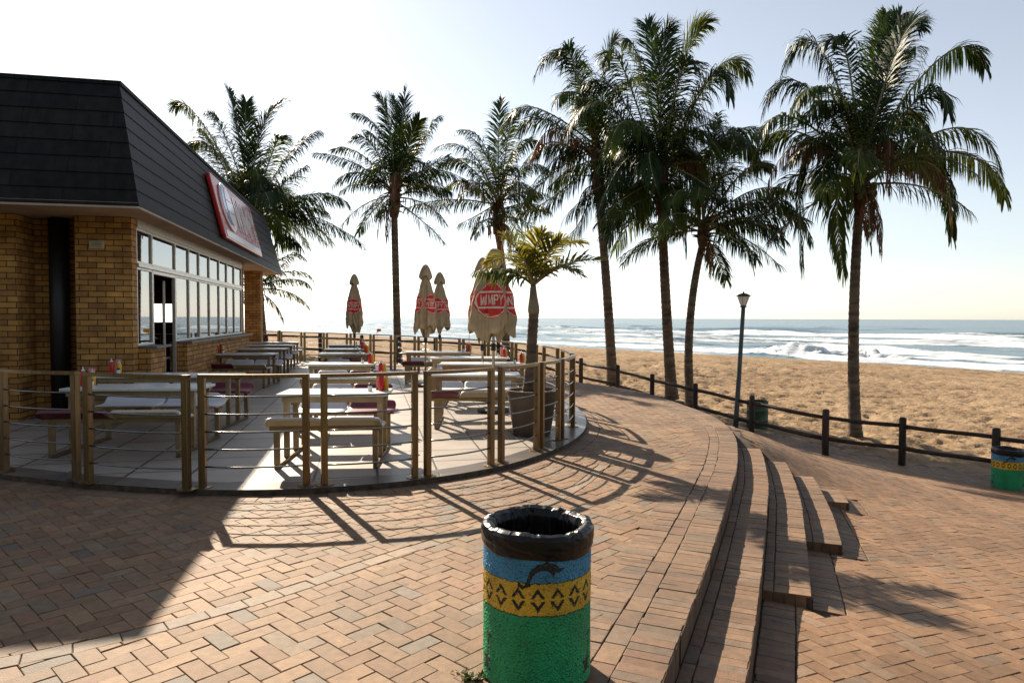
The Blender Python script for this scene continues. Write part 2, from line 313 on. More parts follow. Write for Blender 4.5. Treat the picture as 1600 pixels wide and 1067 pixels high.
def ground(x, y):
    x = np.asarray(x, float); y = np.asarray(y, float); sh = x.shape; x = x.ravel(); y = y.ravel()
    p = x * NSH[0] + y * NSH[1]; q = x * QSH[0] + y * QSH[1]
    zf = np.interp(q, ZF[:, 0], ZF[:, 1]); t = (p - 15) / (PSH - 15); tc_ = np.clip(t, 0, 1)
    zb = np.where(t < 1, zf + (SEA - zf) * (tc_ * .82 + .18 * tc_ ** 4), SEA - (p - PSH) * .04)
    near = (p < 15.1)
    zt = np.full(len(x), -.5)
    if near.any():
        xn = np.clip(x[near], -12, 15); yn = np.clip(y[near], -5, 27)
        r2 = (xn[:, None] - CT[None, :, 0]) ** 2 + (yn[:, None] - CT[None, :, 1]) ** 2
        zt[near] = _tps(r2) @ _W[:_n] + _W[_n] + _W[_n + 1] * xn + _W[_n + 2] * yn
    s = np.clip((p - 13) / 2, 0, 1); s = s * s * (3 - 2 * s)
    return (zt * (1 - s) + zb * s).reshape(sh)
def gz(x, y): return float(ground(np.array([x]), np.array([y]))[0])

# ------------------------------------------------------------------ curves
def spline(pts, step=.05):
    P = [np.array(p, float) for p in pts]; P = [2 * P[0] - P[1]] + P + [2 * P[-1] - P[-2]]; out = []
    for i in range(1, len(P) - 2):
        n = max(2, int(np.linalg.norm(P[i + 1] - P[i]) / step))
        for k in range(n):
            t = k / n; a, b, c, d = P[i - 1], P[i], P[i + 1], P[i + 2]
            out.append(.5 * ((2 * b) + (-a + c) * t + (2 * a - 5 * b + 4 * c - d) * t * t + (-a + 3 * b - 3 * c + d) * t ** 3))
    out.append(P[-2]); out = np.array(out)
    for _ in range(12): out[1:-1] = .5 * out[1:-1] + .25 * (out[:-2] + out[2:])
    return out
E0 = spline([(-1.2,-4),(-.85,-1),(-.3,.7),(.67,2.95),(1.34,4.54),(2.11,6.47),(2.55,7.64),(3.07,9.34),(3.3,10.83),(3.25,12.1),(2.98,14.1),(2.42,15.8),(1.6,17.1),(.2,19.1),(-1.2,20.9),(-3.4,22.9),(-6.5,24.6),(-9,25.6),(-14,27)])
TER = spline([(-12,9.4),(-9,7.8),(-6.6,7.1),(-5.1,6.68),(-4.06,6.34),(-2.96,6.1),(-2.34,6.08),(-1.72,6.17),(-.89,6.5),(-.12,7.1),(.43,7.9),(.76,8.6),(1.03,9.6),(1.15,11),(1.02,12.7),(.55,14.6),(-.85,17.2),(-3.25,20.3),(-7.4,24.3),(-9.5,26)])
def normals(C):
    t = np.gradient(C, axis=0); t /= np.linalg.norm(t, axis=1)[:, None]; return np.c_[t[:, 1], -t[:, 0]]   # right-hand side
E0n = normals(E0); TERn = normals(TER)
def signed(C, Cn, p):
    d = ((C - p) ** 2).sum(1); i = int(d.argmin()); return float((np.array(p) - C[i]) @ Cn[i]), i
def clip_poly(poly, o, n, keep=-1):
    """keep the side where (p-o).n * keep >= 0"""
    out = []
    for i in range(len(poly)):
        a = poly[i]; b = poly[(i + 1) % len(poly)]; da = float((a - o) @ n) * keep; db = float((b - o) @ n) * keep
        if da >= 0: out.append(a)
        if (da >= 0) != (db >= 0): out.append(a + (b - a) * (da / (da - db)))
    return out
def shrink(poly, g):
    c = sum(poly) / len(poly); return [p + (c - p) * min(.45, g / max(1e-6, np.linalg.norm(p - c))) for p in poly]
def area(poly): return abs(sum(poly[i][0] * poly[(i + 1) % len(poly)][1] - poly[(i + 1) % len(poly)][0] * poly[i][1] for i in range(len(poly)))) / 2
def brick_col(kind=0):
    r = random.random(); k = random.uniform(.62, .88)
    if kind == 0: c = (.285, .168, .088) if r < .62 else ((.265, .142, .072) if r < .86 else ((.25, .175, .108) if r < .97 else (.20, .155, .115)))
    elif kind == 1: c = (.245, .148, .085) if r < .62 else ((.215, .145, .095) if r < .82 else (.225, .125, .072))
    elif kind == 3: c = (.27, .20, .14) if r < .6 else (.29, .205, .135)
    else: c = (.295, .172, .092) if r < .65 else ((.27, .15, .078) if r < .9 else (.25, .168, .105))
    return tuple(x * k for x in c)
def add_brick(mb, poly, ztop, c, zf=None, th=.03, ch=.004):
    poly = shrink(poly, .0022)
    if area(poly) < .0012: return
    if sum(poly[i][0] * poly[(i + 1) % len(poly)][1] - poly[(i + 1) % len(poly)][0] * poly[i][1] for i in range(len(poly))) < 0: poly = poly[::-1]
    n = len(poly); cen = sum(poly) / n
    j = random.gauss(0, .0012); tx = random.gauss(0, .008); ty = random.gauss(0, .008)
    zz = [(float(zf(p)) if zf else ztop) + j + tx * (p[0] - cen[0]) + ty * (p[1] - cen[1]) for p in poly]
    inn = shrink(poly, ch)
    vs = [(p[0], p[1], z - th) for p, z in zip(poly, zz)] + [(p[0], p[1], z - ch * .8) for p, z in zip(poly, zz)] + [(p[0], p[1], z) for p, z in zip(inn, zz)]
    fs = [(i, (i + 1) % n, n + (i + 1) % n, n + i) for i in range(n)] + [(n + i, n + (i + 1) % n, 2 * n + (i + 1) % n, 2 * n + i) for i in range(n)] + [tuple(range(2 * n, 3 * n))]
    mb.add(vs, fs, 0, c)
def ring(mb, C, Cn, o1, o2, w, ztop, kind, i0=0, i1=None, zf=None, jit=.002):
    seg = np.r_[0, np.cumsum(np.linalg.norm(np.diff(C, axis=0), axis=1))]; i1 = len(C) - 1 if i1 is None else i1
    s = seg[i0]; om = (o1 + o2) / 2
    while s < seg[i1]:
        s2 = s + w
        def at(sv, o):
            k = min(len(C) - 2, max(0, int(np.searchsorted(seg, sv)) - 1)); t = (sv - seg[k]) / max(1e-9, seg[k + 1] - seg[k])
            return C[k] * (1 - t) + C[k + 1] * t + (Cn[k] * (1 - t) + Cn[k + 1] * t) * (o + (random.gauss(0, jit) * 0))
        poly = [at(s, o1), at(s, o2), at(s2, o2), at(s2, o1)]
        jj = Cn[min(len(C) - 1, int(np.searchsorted(seg, s)))] * random.gauss(0, jit); poly = [p + jj for p in poly]
        add_brick(mb, poly, ztop, brick_col(kind), zf); s = s2
def herring(x0, x1, y0, y1, ang, bw=.1, bl=.2):
    """herringbone tiling: yields rectangles (4 corner arrays)"""
    ca, sa = math.cos(ang), math.sin(ang); cx, cy = (x0 + x1) / 2, (y0 + y1) / 2; rad = math.hypot(x1 - x0, y1 - y0) / 2 + .3
    nmax = int(rad / bw) + 3
    def tr(a, b): return np.array([cx + a * ca - b * sa, cy + a * sa + b * ca])
    for i in range(-nmax, nmax):
        for j in range(-nmax, nmax):
            k = (i - j) % 4            # cell (i,j): 0 -> start of a horizontal brick, 3 -> foot of a vertical one
            if k == 0: r = (i, j, i + 2, j + 1)
            elif k == 3: r = (i, j, i + 1, j + 2)
            else: continue
            P = [tr(r[0] * bw, r[1] * bw), tr(r[2] * bw, r[1] * bw), tr(r[2] * bw, r[3] * bw), tr(r[0] * bw, r[3] * bw)]
            c = sum(P) / 4
            if x0 < c[0] < x1 and y0 < c[1] < y1: yield P, c

# ------------------------------------------------------------------ upper plaza
def poly_slab(name, pts, ztop, zbot, mt, kind='structure'):
    bm = bmesh.new(); vs = [bm.verts.new((p[0], p[1], ztop)) for p in pts]; f = bm.faces.new(vs)
    if f.normal.z < 0: f.normal_flip()
    bm.normal_update()
    if f.normal.z < 0: bmesh.ops.reverse_faces(bm, faces=[f])
    r = bmesh.ops.extrude_face_region(bm, geom=[f]); nv = [g for g in r['geom'] if isinstance(g, bmesh.types.BMVert)]
    for v_ in nv: v_.co.z = ztop
    for v_ in vs: v_.co.z = zbot
    bmesh.ops.recalc_face_normals(bm, faces=bm.faces)
    bmesh.ops.triangulate(bm, faces=[x for x in bm.faces if len(x.verts) > 4])
    me = bpy.data.meshes.new(name); bm.to_mesh(me); bm.free(); me.materials.append(mt)
    o = bpy.data.objects.new(name, me); col.objects.link(o); o['kind'] = kind; return o
base_pts = [tuple(p - n * .01) for p, n in zip(E0[::4], E0n[::4])] + [(-26, 30), (-26, -4)]
poly_slab('plaza_bedding', base_pts, -.014, -1.3, M['joint'])
mb = MB()
# three border courses along the plaza edge
ring(mb, E0, E0n, -.225, -.002, .074, 0, 1, i0=30); ring(mb, E0, E0n, -.343, -.227, .205, 0, 1, i0=30); ring(mb, E0, E0n, -.573, -.345, .074, 0, 1, i0=30)
# course round the terrace foot
ring(mb, TER, TERn, .004, .2, .115, 0, 1, i0=10)
# the pale arc of single bricks in the foreground and the seams
ARC = spline([(-3.6, 2.55), (-2.55, 3.0), (-1.9, 3.4), (-1.35, 3.9), (-.9, 4.45), (-.3, 5.1), (.25, 5.75), (.7, 6.6), (1.0, 7.4)]); ARCn = normals(ARC)
ring(mb, ARC, ARCn, -.058, .058, .205, 0, 3)
HAX = (-9, 3.5, 1.2, 22)
for Pq, c in herring(*HAX, R(47)):
    if c[0] / max(.5, c[1]) < -1.0 or c[0] / max(.5, c[1]) > .8: continue
    d, i = signed(E0, E0n, c)
    if d > -.5: 
        Pq = clip_poly(Pq, E0[i] - E0n[i] * .579, E0n[i], -1)
        if len(Pq) < 3: continue
    d, i = signed(TER, TERn, c)
    if d < .35:
        Pq = clip_poly(Pq, TER[i] + TERn[i] * .204, TERn[i], 1)
        if len(Pq) < 3: continue
    d, i = signed(ARC, ARCn, c)
    if abs(d) < .3 and 0 < i < len(ARC) - 1:
        Pa = clip_poly(Pq, ARC[i] + ARCn[i] * .062, ARCn[i], 1); Pb = clip_poly(Pq, ARC[i] - ARCn[i] * .062, ARCn[i], -1); cc = brick_col(0)
        for PP in (Pa, Pb):
            if len(PP) >= 3: add_brick(mb, PP, 0, cc)
        continue
    add_brick(mb, Pq, 0, brick_col(0))
tag(mb.build('plaza_paving', M['paver']), kind='structure')

# ------------------------------------------------------------------ curved steps
def e0_index(y):  # first index past y on the camera side
    return int(np.abs(E0[:int(len(E0) * .6), 1] - y).argmin())
mb = MB(); jb = MB()
RIS = .15; TR = .32
spans = {1: (0.5, 9.22), 2: (4.85, 9.12), 3: (6.5, 9.06), 4: (8.5, 9.02)}
seg = np.r_[0, np.cumsum(np.linalg.norm(np.diff(E0, axis=0), axis=1))]
# riser faces: bricks on edge, ends showing
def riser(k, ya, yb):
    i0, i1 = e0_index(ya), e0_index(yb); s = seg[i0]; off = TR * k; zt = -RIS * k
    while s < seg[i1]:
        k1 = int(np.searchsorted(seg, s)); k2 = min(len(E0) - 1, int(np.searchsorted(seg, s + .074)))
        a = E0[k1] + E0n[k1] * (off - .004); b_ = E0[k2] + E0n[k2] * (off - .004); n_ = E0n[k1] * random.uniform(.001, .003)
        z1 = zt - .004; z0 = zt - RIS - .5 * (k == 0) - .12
        c = tuple(x * .75 for x in brick_col(1))  # riser colour toned down, painting in deeper shade than the treads
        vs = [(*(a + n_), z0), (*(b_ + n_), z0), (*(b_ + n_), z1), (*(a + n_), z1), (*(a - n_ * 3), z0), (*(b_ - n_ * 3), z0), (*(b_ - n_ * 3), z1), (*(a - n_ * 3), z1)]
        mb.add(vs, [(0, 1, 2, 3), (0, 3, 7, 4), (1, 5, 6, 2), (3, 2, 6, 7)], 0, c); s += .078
for k, (ya, yb) in spans.items():
    i0, i1 = e0_index(ya), e0_index(yb); z = -RIS * k
    ring(mb, E0, E0n, TR * (k - 1) + .074, TR * k - .001, .074, z, 1, i0=i0, i1=i1, jit=.002)
    ring(mb, E0, E0n, TR * (k - 1) + .004, TR * (k - 1) + .071, .2, z, 1, i0=i0, i1=i1, jit=.001)
    A = [tuple(E0[i] + E0n[i] * (TR * k - .008)) for i in range(i0, i1 + 1, 4)]; B = [tuple(E0[i] + E0n[i] * (TR * (k - 1) - .01)) for i in range(i0, i1 + 1, 4)]
    n = len(A)
    vs = [(*p, z - .013) for p in A] + [(*p, z - .013) for p in B] + [(*p, z - .7) for p in A] + [(*p, z - .7) for p in B]
    fs = [(i, i + 1, n + i + 1, n + i) for i in range(n - 1)] + [(i + 1, i, 2 * n + i, 2 * n + i + 1) for i in range(n - 1)] + [(0, n, 3 * n, 2 * n), (2 * n - 1, n - 1, 3 * n - 1, 4 * n - 1)]
    jb.add(vs, fs)
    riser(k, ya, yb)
    # end face towards the camera
    if k > 1:
        o = E0[i0]; nn = E0n[i0]; tt = np.array([nn[1], -nn[0]]); 
        for q in range(4):
            a = o + nn * (TR * (k - 1) + .002 + q * .072) ; b_ = a + nn * .067; t_ = -np.array([-nn[1], nn[0]]) * .004
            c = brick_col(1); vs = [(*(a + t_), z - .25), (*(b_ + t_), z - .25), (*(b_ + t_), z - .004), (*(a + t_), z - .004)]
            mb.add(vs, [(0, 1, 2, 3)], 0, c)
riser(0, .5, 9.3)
stp = mb.build('curved_steps', M['paver']); tag(stp, kind='structure')
tag(jb.build('steps_bedding', M['joint']), kind='structure')

# ------------------------------------------------------------------ lower paving (slopes down to the fence)
xs = np.arange(-3, 20, .25); ys = np.arange(-4, 27, .25)
X, Y = np.meshgrid(xs, ys); Z = ground(X, Y)
def low_mask(x, y):
    p = x * NSH[0] + y * NSH[1]; q = x * QSH[0] + y * QSH[1]
    return (p < 15.0) & (q < 13.2)
V = np.stack([X, Y, Z - .014], -1).reshape(-1, 3); Fq = grid_faces(*X.shape); cen = V[Fq].mean(1)
Fq = Fq[low_mask(cen[:, 0], cen[:, 1]) & np.array([signed(E0, E0n, c[:2])[0] > -.35 for c in cen])]
tag(np_mesh('lower_bedding', V, Fq, M['joint']), kind='structure')
mb = MB(); bl, bw = .222, .111; ca, sa = math.cos(R(8)), math.sin(R(8)); polys = []
for Pq, c in herring(-1, 15.5, 1.0, 17.5, R(27), .101, .202):
    if c[0] / max(.5, c[1]) > 1.15 or not low_mask(c[0], c[1]): continue
    p_ = c @ NSH
    if p_ > 14.9: continue
    if p_ > 14.5:
        Pq = clip_poly(Pq, NSH * 14.92, NSH, -1)
        if len(Pq) < 3: continue
    d, i = signed(E0, E0n, c)
    if d < .22: continue
    kmax = max([k for k, (ya, yb) in spans.items() if ya - .02 <= E0[i][1] <= yb and i < len(E0) * .6] or [0])
    lim = TR * kmax + .22
    if kmax and d < lim + .12: 
        Pq = clip_poly(Pq, E0[i] + E0n[i] * lim, E0n[i], 1)
        if len(Pq) < 3: continue
    polys.append(Pq)
allp = np.array([p for q in polys for p in q]); az_ = ground(allp[:, 0], allp[:, 1]); zi = {}
for p, z in zip(allp, az_): zi[(round(p[0], 5), round(p[1], 5))] = z
def zlook(p):
    k = (round(p[0], 5), round(p[1], 5)); return zi.get(k)
for Pq in polys:
    zz = [zlook(p) for p in Pq]; cz = sum(zz) / len(zz); cen = sum(Pq) / len(Pq)
    A_ = np.c_[np.array(Pq) - cen, np.ones(len(Pq))]; co = np.linalg.lstsq(A_, np.array(zz), rcond=None)[0]
    add_brick(mb, Pq, 0, brick_col(2), zf=lambda p, co=co, cen=cen: (p[0] - cen[0]) * co[0] + (p[1] - cen[1]) * co[1] + co[2])
# soldier course at the foot of the steps
for k, (ya, yb) in spans.items():
    nxt = spans.get(k + 1); segs = [(ya, nxt[0])] if nxt else [(ya, yb)]
    for (a_, b_) in segs:
        i0, i1 = e0_index(a_), e0_index(b_)
        if i1 <= i0: continue
        ring(mb, E0, E0n, TR * k + .008, TR * k + .215, .078, 0, 1, i0=i0, i1=i1, zf=lambda p: gz(p[0], p[1]))
tag(mb.build('lower_paving', M['paver']), kind='structure')

# ------------------------------------------------------------------ beach sand
ang = np.radians(np.linspace(-58, 62, 620)); rr = np.geomspace(9.5, 175, 520)
A_, RR = np.meshgrid(ang, rr); X = np.sin(A_) * RR; Y = np.cos(A_) * RR; Z = ground(X, Y)
p = X * NSH[0] + Y * NSH[1]; q = X * QSH[0] + Y * QSH[1]
dry = np.clip((PSH - 6 - p) / 8, 0, 1); amp = np.clip((p - 14.85) / .4, 0, 1) * dry
ampn = np.where(q > 13.2, np.clip(.3 + 0 * p, 0, 1) * dry, amp); amp = np.maximum(amp, np.where(q > 13.2, .5 * dry, 0))
foot = -np.abs(fbm(X * 2.6, Y * 2.6, 3, 3)) * .085 + fbm(X * .33, Y * .33, 3, 9) * .045 - np.maximum(0, vnoise(X * 2.9 + 5, Y * 2.9, 21) - .15) * .17
Z = Z + amp * foot - .05 - np.where((p < 14.88) & (q < 13.3), .12, -.03)
insideP = np.zeros(X.shape, bool)
fl = np.c_[X.ravel(), Y.ravel()]; near = (fl[:, 1] < 28) & (fl[:, 0] < 4.2); idx = np.where(near)[0]
for i_ in idx:
    d, k = signed(E0, E0n, fl[i_])
    if d < .15: Z.ravel()[i_] -= min(.6, (.15 - d) * 1.0)
wet = np.clip((p - (PSH - 9)) / 8, 0, 1); colr = np.stack([1 - .45 * wet, 1 - .42 * wet, 1 - .36 * wet, np.ones_like(wet)], -1)
trk = np.exp(-((p - 62 - 3 * vnoise(q * .03, q * 0, 4)) / 6) ** 2) * .12; colr[..., :3] *= (1 - trk)[..., None]
tag(np_mesh('beach_sand', np.stack([X, Y, Z], -1).reshape(-1, 3), grid_faces(*X.shape), M['sand'], colr=colr.reshape(-1, 4)), kind='structure')

# ------------------------------------------------------------------ sea
m, nt, b = nmat('seawater'); L = nt.links; tc = N(nt, 'ShaderNodeTexCoord')
at = N(nt, 'ShaderNodeAttribute', attribute_name='Col')
mp = N(nt, 'ShaderNodeMapping'); mp.inputs['Rotation'].default_value = (0, 0, -math.atan2(QSH[1], QSH[0])); mp.inputs['Scale'].default_value = (1, 1, 1); L.new(tc.outputs['Object'], mp.inputs[0])
mps = N(nt, 'ShaderNodeMapping'); mps.inputs['Scale'].default_value = (.10, .42, 1); L.new(mp.outputs[0], mps.inputs[0])
nz = N(nt, 'ShaderNodeTexNoise'); nz.inputs['Scale'].default_value = 1.0; nz.inputs['Detail'].default_value = 9; nz.inputs['Roughness'].default_value = .68; L.new(mps.outputs[0], nz.inputs['Vector'])
sx = N(nt, 'ShaderNodeSeparateColor'); L.new(at.outputs['Color'], sx.inputs[0])
ad = N(nt, 'ShaderNodeMath', operation='ADD'); L.new(sx.outputs[0], ad.inputs[0]); L.new(nz.outputs['Fac'], ad.inputs[1])
mr = N(nt, 'ShaderNodeMapRange'); mr.inputs[1].default_value = .92; mr.inputs[2].default_value = 1.08; L.new(ad.outputs[0], mr.inputs[0])
b.inputs['Base Color'].default_value = (.035, .085, .105, 1); b.inputs['Roughness'].default_value = .22; b.inputs['IOR'].default_value = 1.33
nw = N(nt, 'ShaderNodeTexNoise'); nw.inputs['Scale'].default_value = .8; nw.inputs['Detail'].default_value = 6; L.new(mps.outputs[0], nw.inputs['Vector'])
bp = N(nt, 'ShaderNodeBump'); bp.inputs['Distance'].default_value = .45; L.new(nw.outputs['Fac'], bp.inputs['Height']); L.new(bp.outputs[0], b.inputs['Normal'])
fo = N(nt, 'ShaderNodeBsdfDiffuse'); fo.inputs[0].default_value = (.55, .59, .63, 1)
nf = N(nt, 'ShaderNodeTexNoise'); nf.inputs['Scale'].default_value = 2.2; nf.inputs['Detail'].default_value = 8; L.new(mps.outputs[0], nf.inputs['Vector'])
bpf = N(nt, 'ShaderNodeBump'); bpf.inputs['Distance'].default_value = .35; L.new(nf.outputs['Fac'], bpf.inputs['Height']); L.new(bpf.outputs[0], fo.inputs['Normal'])
ms = N(nt, 'ShaderNodeMixShader'); L.new(mr.outputs[0], ms.inputs[0]); L.new(b.outputs[0], ms.inputs[1]); L.new(fo.outputs[0], ms.inputs[2]); L.new(ms.outputs[0], nt.nodes['Material Output'].inputs[0])
M['sea'] = m
ang = np.radians(np.linspace(-60, 64, 560)); rr = np.r_[np.geomspace(52, 420, 620), np.geomspace(424, 40000, 110)]
A_, RR = np.meshgrid(ang, rr); X = np.sin(A_) * RR; Y = np.cos(A_) * RR; p = X * NSH[0] + Y * NSH[1]; q = X * QSH[0] + Y * QSH[1]
Z = np.full(X.shape, SEA); foam = np.zeros(X.shape)
waves = [(85, .55, 1.9, .9), (95, .35, 2.2, .75), (108, .9, 2.8, .85), (128, .7, 3.5, .6), (150, 1.0, 4, .8), (172, .7, 5, .6), (197, 1.3, 6, .85), (222, 1.3, 7, .55), (258, 1.1, 8, .12), (310, 1.0, 10, .06), (370, .9, 12, 0), (450, .9, 16, 0)]
for k, (p0, h, wd, fm) in enumerate(waves):
    pc = p0 + 3.5 * vnoise(q / 38 + k * 7, q * 0, k) + 1.2 * vnoise(q / 9 + k * 3, q * 0, k + 30)
    hh = h * np.clip(.62 + .6 * vnoise(q / 27 + k * 11, q * 0, k + 50), .12, 1.3)
    d = p - pc; prof = np.where(d < 0, np.exp(-(d / (wd * .35)) ** 2), np.exp(-(d / wd) ** 2))
    Z += hh * prof
    cov = np.clip(hh / h, 0, 1)
    foam = np.maximum(foam, fm * .9 * np.exp(-((d - (-.4 * wd)) / (wd * .95)) ** 2) * (.45 + .55 * cov) + .0)
zone = np.clip((p - 76) / 5, 0, 1) * np.clip((232 - p) / 22, 0, 1)
foam = np.maximum(foam, zone * (.29 + .16 * vnoise(q / 22, p / 8, 77)))
foam = np.maximum(foam, np.exp(-((p - 78.6 - 1.0 * vnoise(q / 8, q * 0, 5)) / 1.5) ** 2) * .75)
Z += fbm(q / 6, p / 1.8, 4, 41) * .10 * np.clip(foam * 1.6, .1, 1) * np.clip((p - 78) / 3, 0, 1) + .1 * zone * fbm(q / 2.4, p / .9, 3, 8) * (foam > .45)
for (bx, by, bh) in ((atz(1340, 560, SEA).x, atz(1340, 560, SEA).y, 1.0), (atz(1235, 556, SEA).x, atz(1235, 556, SEA).y, .8)):
    dd = ((X - bx) * QSH[0] + (Y - by) * QSH[1]); pp = ((X - bx) * NSH[0] + (Y - by) * NSH[1])
    bump = np.exp(-(dd / 5.5) ** 2 - (pp / 2.2) ** 2) * bh; Z += bump * (1 + .8 * fbm(q * .9, p * .9, 4, 5)); foam = np.maximum(foam, np.clip(bump * 2, 0, .9))
Z = np.where(p < 77.5, SEA - .02 + (p - 77.5) * .0, Z)
colr = np.stack([np.clip(foam, 0, 1)] * 3 + [np.ones_like(foam)], -1)
Fq = grid_faces(*X.shape); V = np.stack([X, Y, Z], -1).reshape(-1, 3); Fq = Fq[p.ravel()[Fq].max(1) > 70]
tag(np_mesh('sea', V, Fq, M['sea'], colr=colr.reshape(-1, 4)), kind='structure')

# ------------------------------------------------------------------ terrace floor
W0 = np.array([-5.81, 10.6]); TH = R(11.7); BV = np.array([math.cos(TH), math.sin(TH)]); BU = np.array([-math.sin(TH), math.cos(TH)])
def bl2w(x, y): q_ = W0 + BV * x + BU * y; return float(q_[0]), float(q_[1])
def w2bl(p_): r = np.array(p_[:2]) - W0; return float(r @ BV), float(r @ BU)
tp = [w2bl(p_) for p_ in TER[::5]]; tp += [(-3.5, 17), (-16, 17), (-16, -5)]
tf = poly_slab('terrace_floor', tp, .05, -.3, M['tile']); tf.location = (W0[0], W0[1], 0); tf.rotation_euler = (0, 0, TH)
mb = MB(); C = TER[::3]; Cn = TERn[::3]; n = len(C)
o_ = [w2bl(c + nn * .012) for c, nn in zip(C, Cn)]; i_ = [w2bl(c - nn * .27) for c, nn in zip(C, Cn)]
mb.add([(*p_, .054) for p_ in o_] + [(*p_, .054) for p_ in i_] + [(*p_, -.2) for p_ in o_],
       [(k + 1, k, n + k, n + k + 1) for k in range(n - 1)])
mb.add([(*p_, .054) for p_ in o_] + [(*p_, -.2) for p_ in o_], [(k, k + 1, n + k + 1, n + k) for k in range(n - 1)], 1)
bo = mb.build('terrace_border', [M['bordertile'], M['joint']], loc=(W0[0], W0[1], 0), rz=TH); tag(bo, kind='structure')

# ------------------------------------------------------------------ text helpers
def text_tris(s, size=1.0, bold=.02):
    cu = bpy.data.curves.new('lettering', 'FONT'); cu.body = s; cu.size = size; cu.align_x = 'CENTER'; cu.align_y = 'CENTER'; cu.offset = bold * size; cu.resolution_u = 3
    ob = bpy.data.objects.new('lettering', cu); col.objects.link(ob); dg = bpy.context.evaluated_depsgraph_get(); ev = ob.evaluated_get(dg); me = ev.to_mesh()
    me.calc_loop_triangles(); T = [[tuple(me.vertices[i].co[:2]) for i in t.vertices] for t in me.loop_triangles]; ev.to_mesh_clear()
    bpy.data.objects.remove(ob); bpy.data.curves.remove(cu); T = np.array(T)
    mn = T.reshape(-1, 2).min(0); mxx = T.reshape(-1, 2).max(0); T -= (mn + mxx) / 2; return T, mxx - mn
def in_tris(T, x, y):
    m_ = np.zeros(x.shape, bool)
    for a, b_, c in T:
        bx0, by0 = np.minimum(np.minimum(a, b_), c); bx1, by1 = np.maximum(np.maximum(a, b_), c)
        s_ = (x >= bx0) & (x <= bx1) & (y >= by0) & (y <= by1) & ~m_
        if not s_.any(): continue
        X_, Y_ = x[s_], y[s_]
        d1 = (X_ - b_[0]) * (a[1] - b_[1]) - (a[0] - b_[0]) * (Y_ - b_[1]); d2 = (X_ - c[0]) * (b_[1] - c[1]) - (b_[0] - c[0]) * (Y_ - c[1]); d3 = (X_ - a[0]) * (c[1] - a[1]) - (c[0] - a[0]) * (Y_ - a[1])
        m_[s_] = ~(((d1 < 0) | (d2 < 0) | (d3 < 0)) & ((d1 > 0) | (d2 > 0) | (d3 > 0)))
    return m_
def in_poly(P_, x, y):
    m_ = np.zeros(x.shape, bool); n = len(P_); j = n - 1
    for i in range(n):
        xi, yi = P_[i]; xj, yj = P_[j]
        with np.errstate(divide='ignore', invalid='ignore'): m_ ^= ((yi > y) != (yj > y)) & (x < (xj - xi) * (y - yi) / (yj - yi + 1e-12) + xi)
        j = i
    return m_
def stroke_word(word, th=.17):
    """heavy block lettering as triangles: every letter is a few thick strokes, 1 unit tall"""
    G = {'W': ([((0, 1), (.22, 0)), ((.22, 0), (.5, .85)), ((.5, .85), (.78, 0)), ((.78, 0), (1, 1))], 1.0), 'I': ([((.1, 0), (.1, 1))], .2), 'M': ([((0, 0), (.04, 1)), ((.04, 1), (.46, .12)), ((.46, .12), (.88, 1)), ((.88, 1), (.92, 0))], .92),
         'P': ([((0, 0), (0, 1)), ((0, .95), (.42, .95)), ((.42, .95), (.55, .73)), ((.55, .73), (.42, .5)), ((.42, .5), (0, .5))], .56), 'Y': ([((0, 1), (.34, .45)), ((.68, 1), (.34, .45)), ((.34, .45), (.34, 0))], .68)}
    T = []; x = 0
    for ch in word:
        st, wd = G[ch]
        for a, b_ in st:
            a = np.array(a) + (x, 0); b_ = np.array(b_) + (x, 0); d = (b_ - a) / np.linalg.norm(b_ - a); n_ = np.array([-d[1], d[0]]) * th / 2; a = a - d * .03; b_ = b_ + d * .03
            T += [[a - n_, b_ - n_, b_ + n_], [a - n_, b_ + n_, a + n_]]
        x += wd + .27
    T = np.array(T); mn = T.reshape(-1, 2).min(0); mx_ = T.reshape(-1, 2).max(0); return T - (mn + mx_) / 2, mx_ - mn
TXT, TSZ = stroke_word('WIMPY')

# ------------------------------------------------------------------ restaurant building
bld = empty('restaurant_building', (W0[0], W0[1], 0), TH)
tag(bld, 'yellow-brown brick restaurant with dark shingled mansard roof and glazed side', 'building')
EZ, TZ = 3.1, 4.96
mb = MB()
mb.box(-.77, 0, -.24, .0, 0, EZ)                        # pilaster by the window wall
mb.box(-1.54, -.77, .30, .55, 0, EZ)                    # back of the recess
mb.box(-.775, -.5, .0, .3, 0, EZ)
mb.box(-1.86, -1.54, -.24, .55, 0, EZ)                  # left pilaster
mb.box(-9, -3.6, -.2, .0, 0, EZ); mb.box(-3.6, -1.86, -.2, 0, 0, .95); mb.box(-3.6, -1.86, -.2, 0, 2.95, EZ)
mb.box(-.12, .18, .002, .78, 0, 1.1); mb.box(-.12, .18, 2.155, 8.78, 0, 1.1)          # low walls below the windows
mb.box(-.5, -.002, 12.1, 12.6, 0, EZ)                   # corner pillar
mb.box(-9, -4.6, 8.6, 8.8, 0, EZ); mb.box(-4.6, -.1, 8.6, 8.8, 0, 1.45); mb.box(-4.6, -.1, 8.6, 8.8, 1.95, EZ); mb.box(-.32, .0, 8.79, 9.05, 0, EZ)
mb.box(-9.2, -9.0, -.2, 8.8, 0, EZ)
mb.build('wall', M['brickwall'], bld, uv=True)
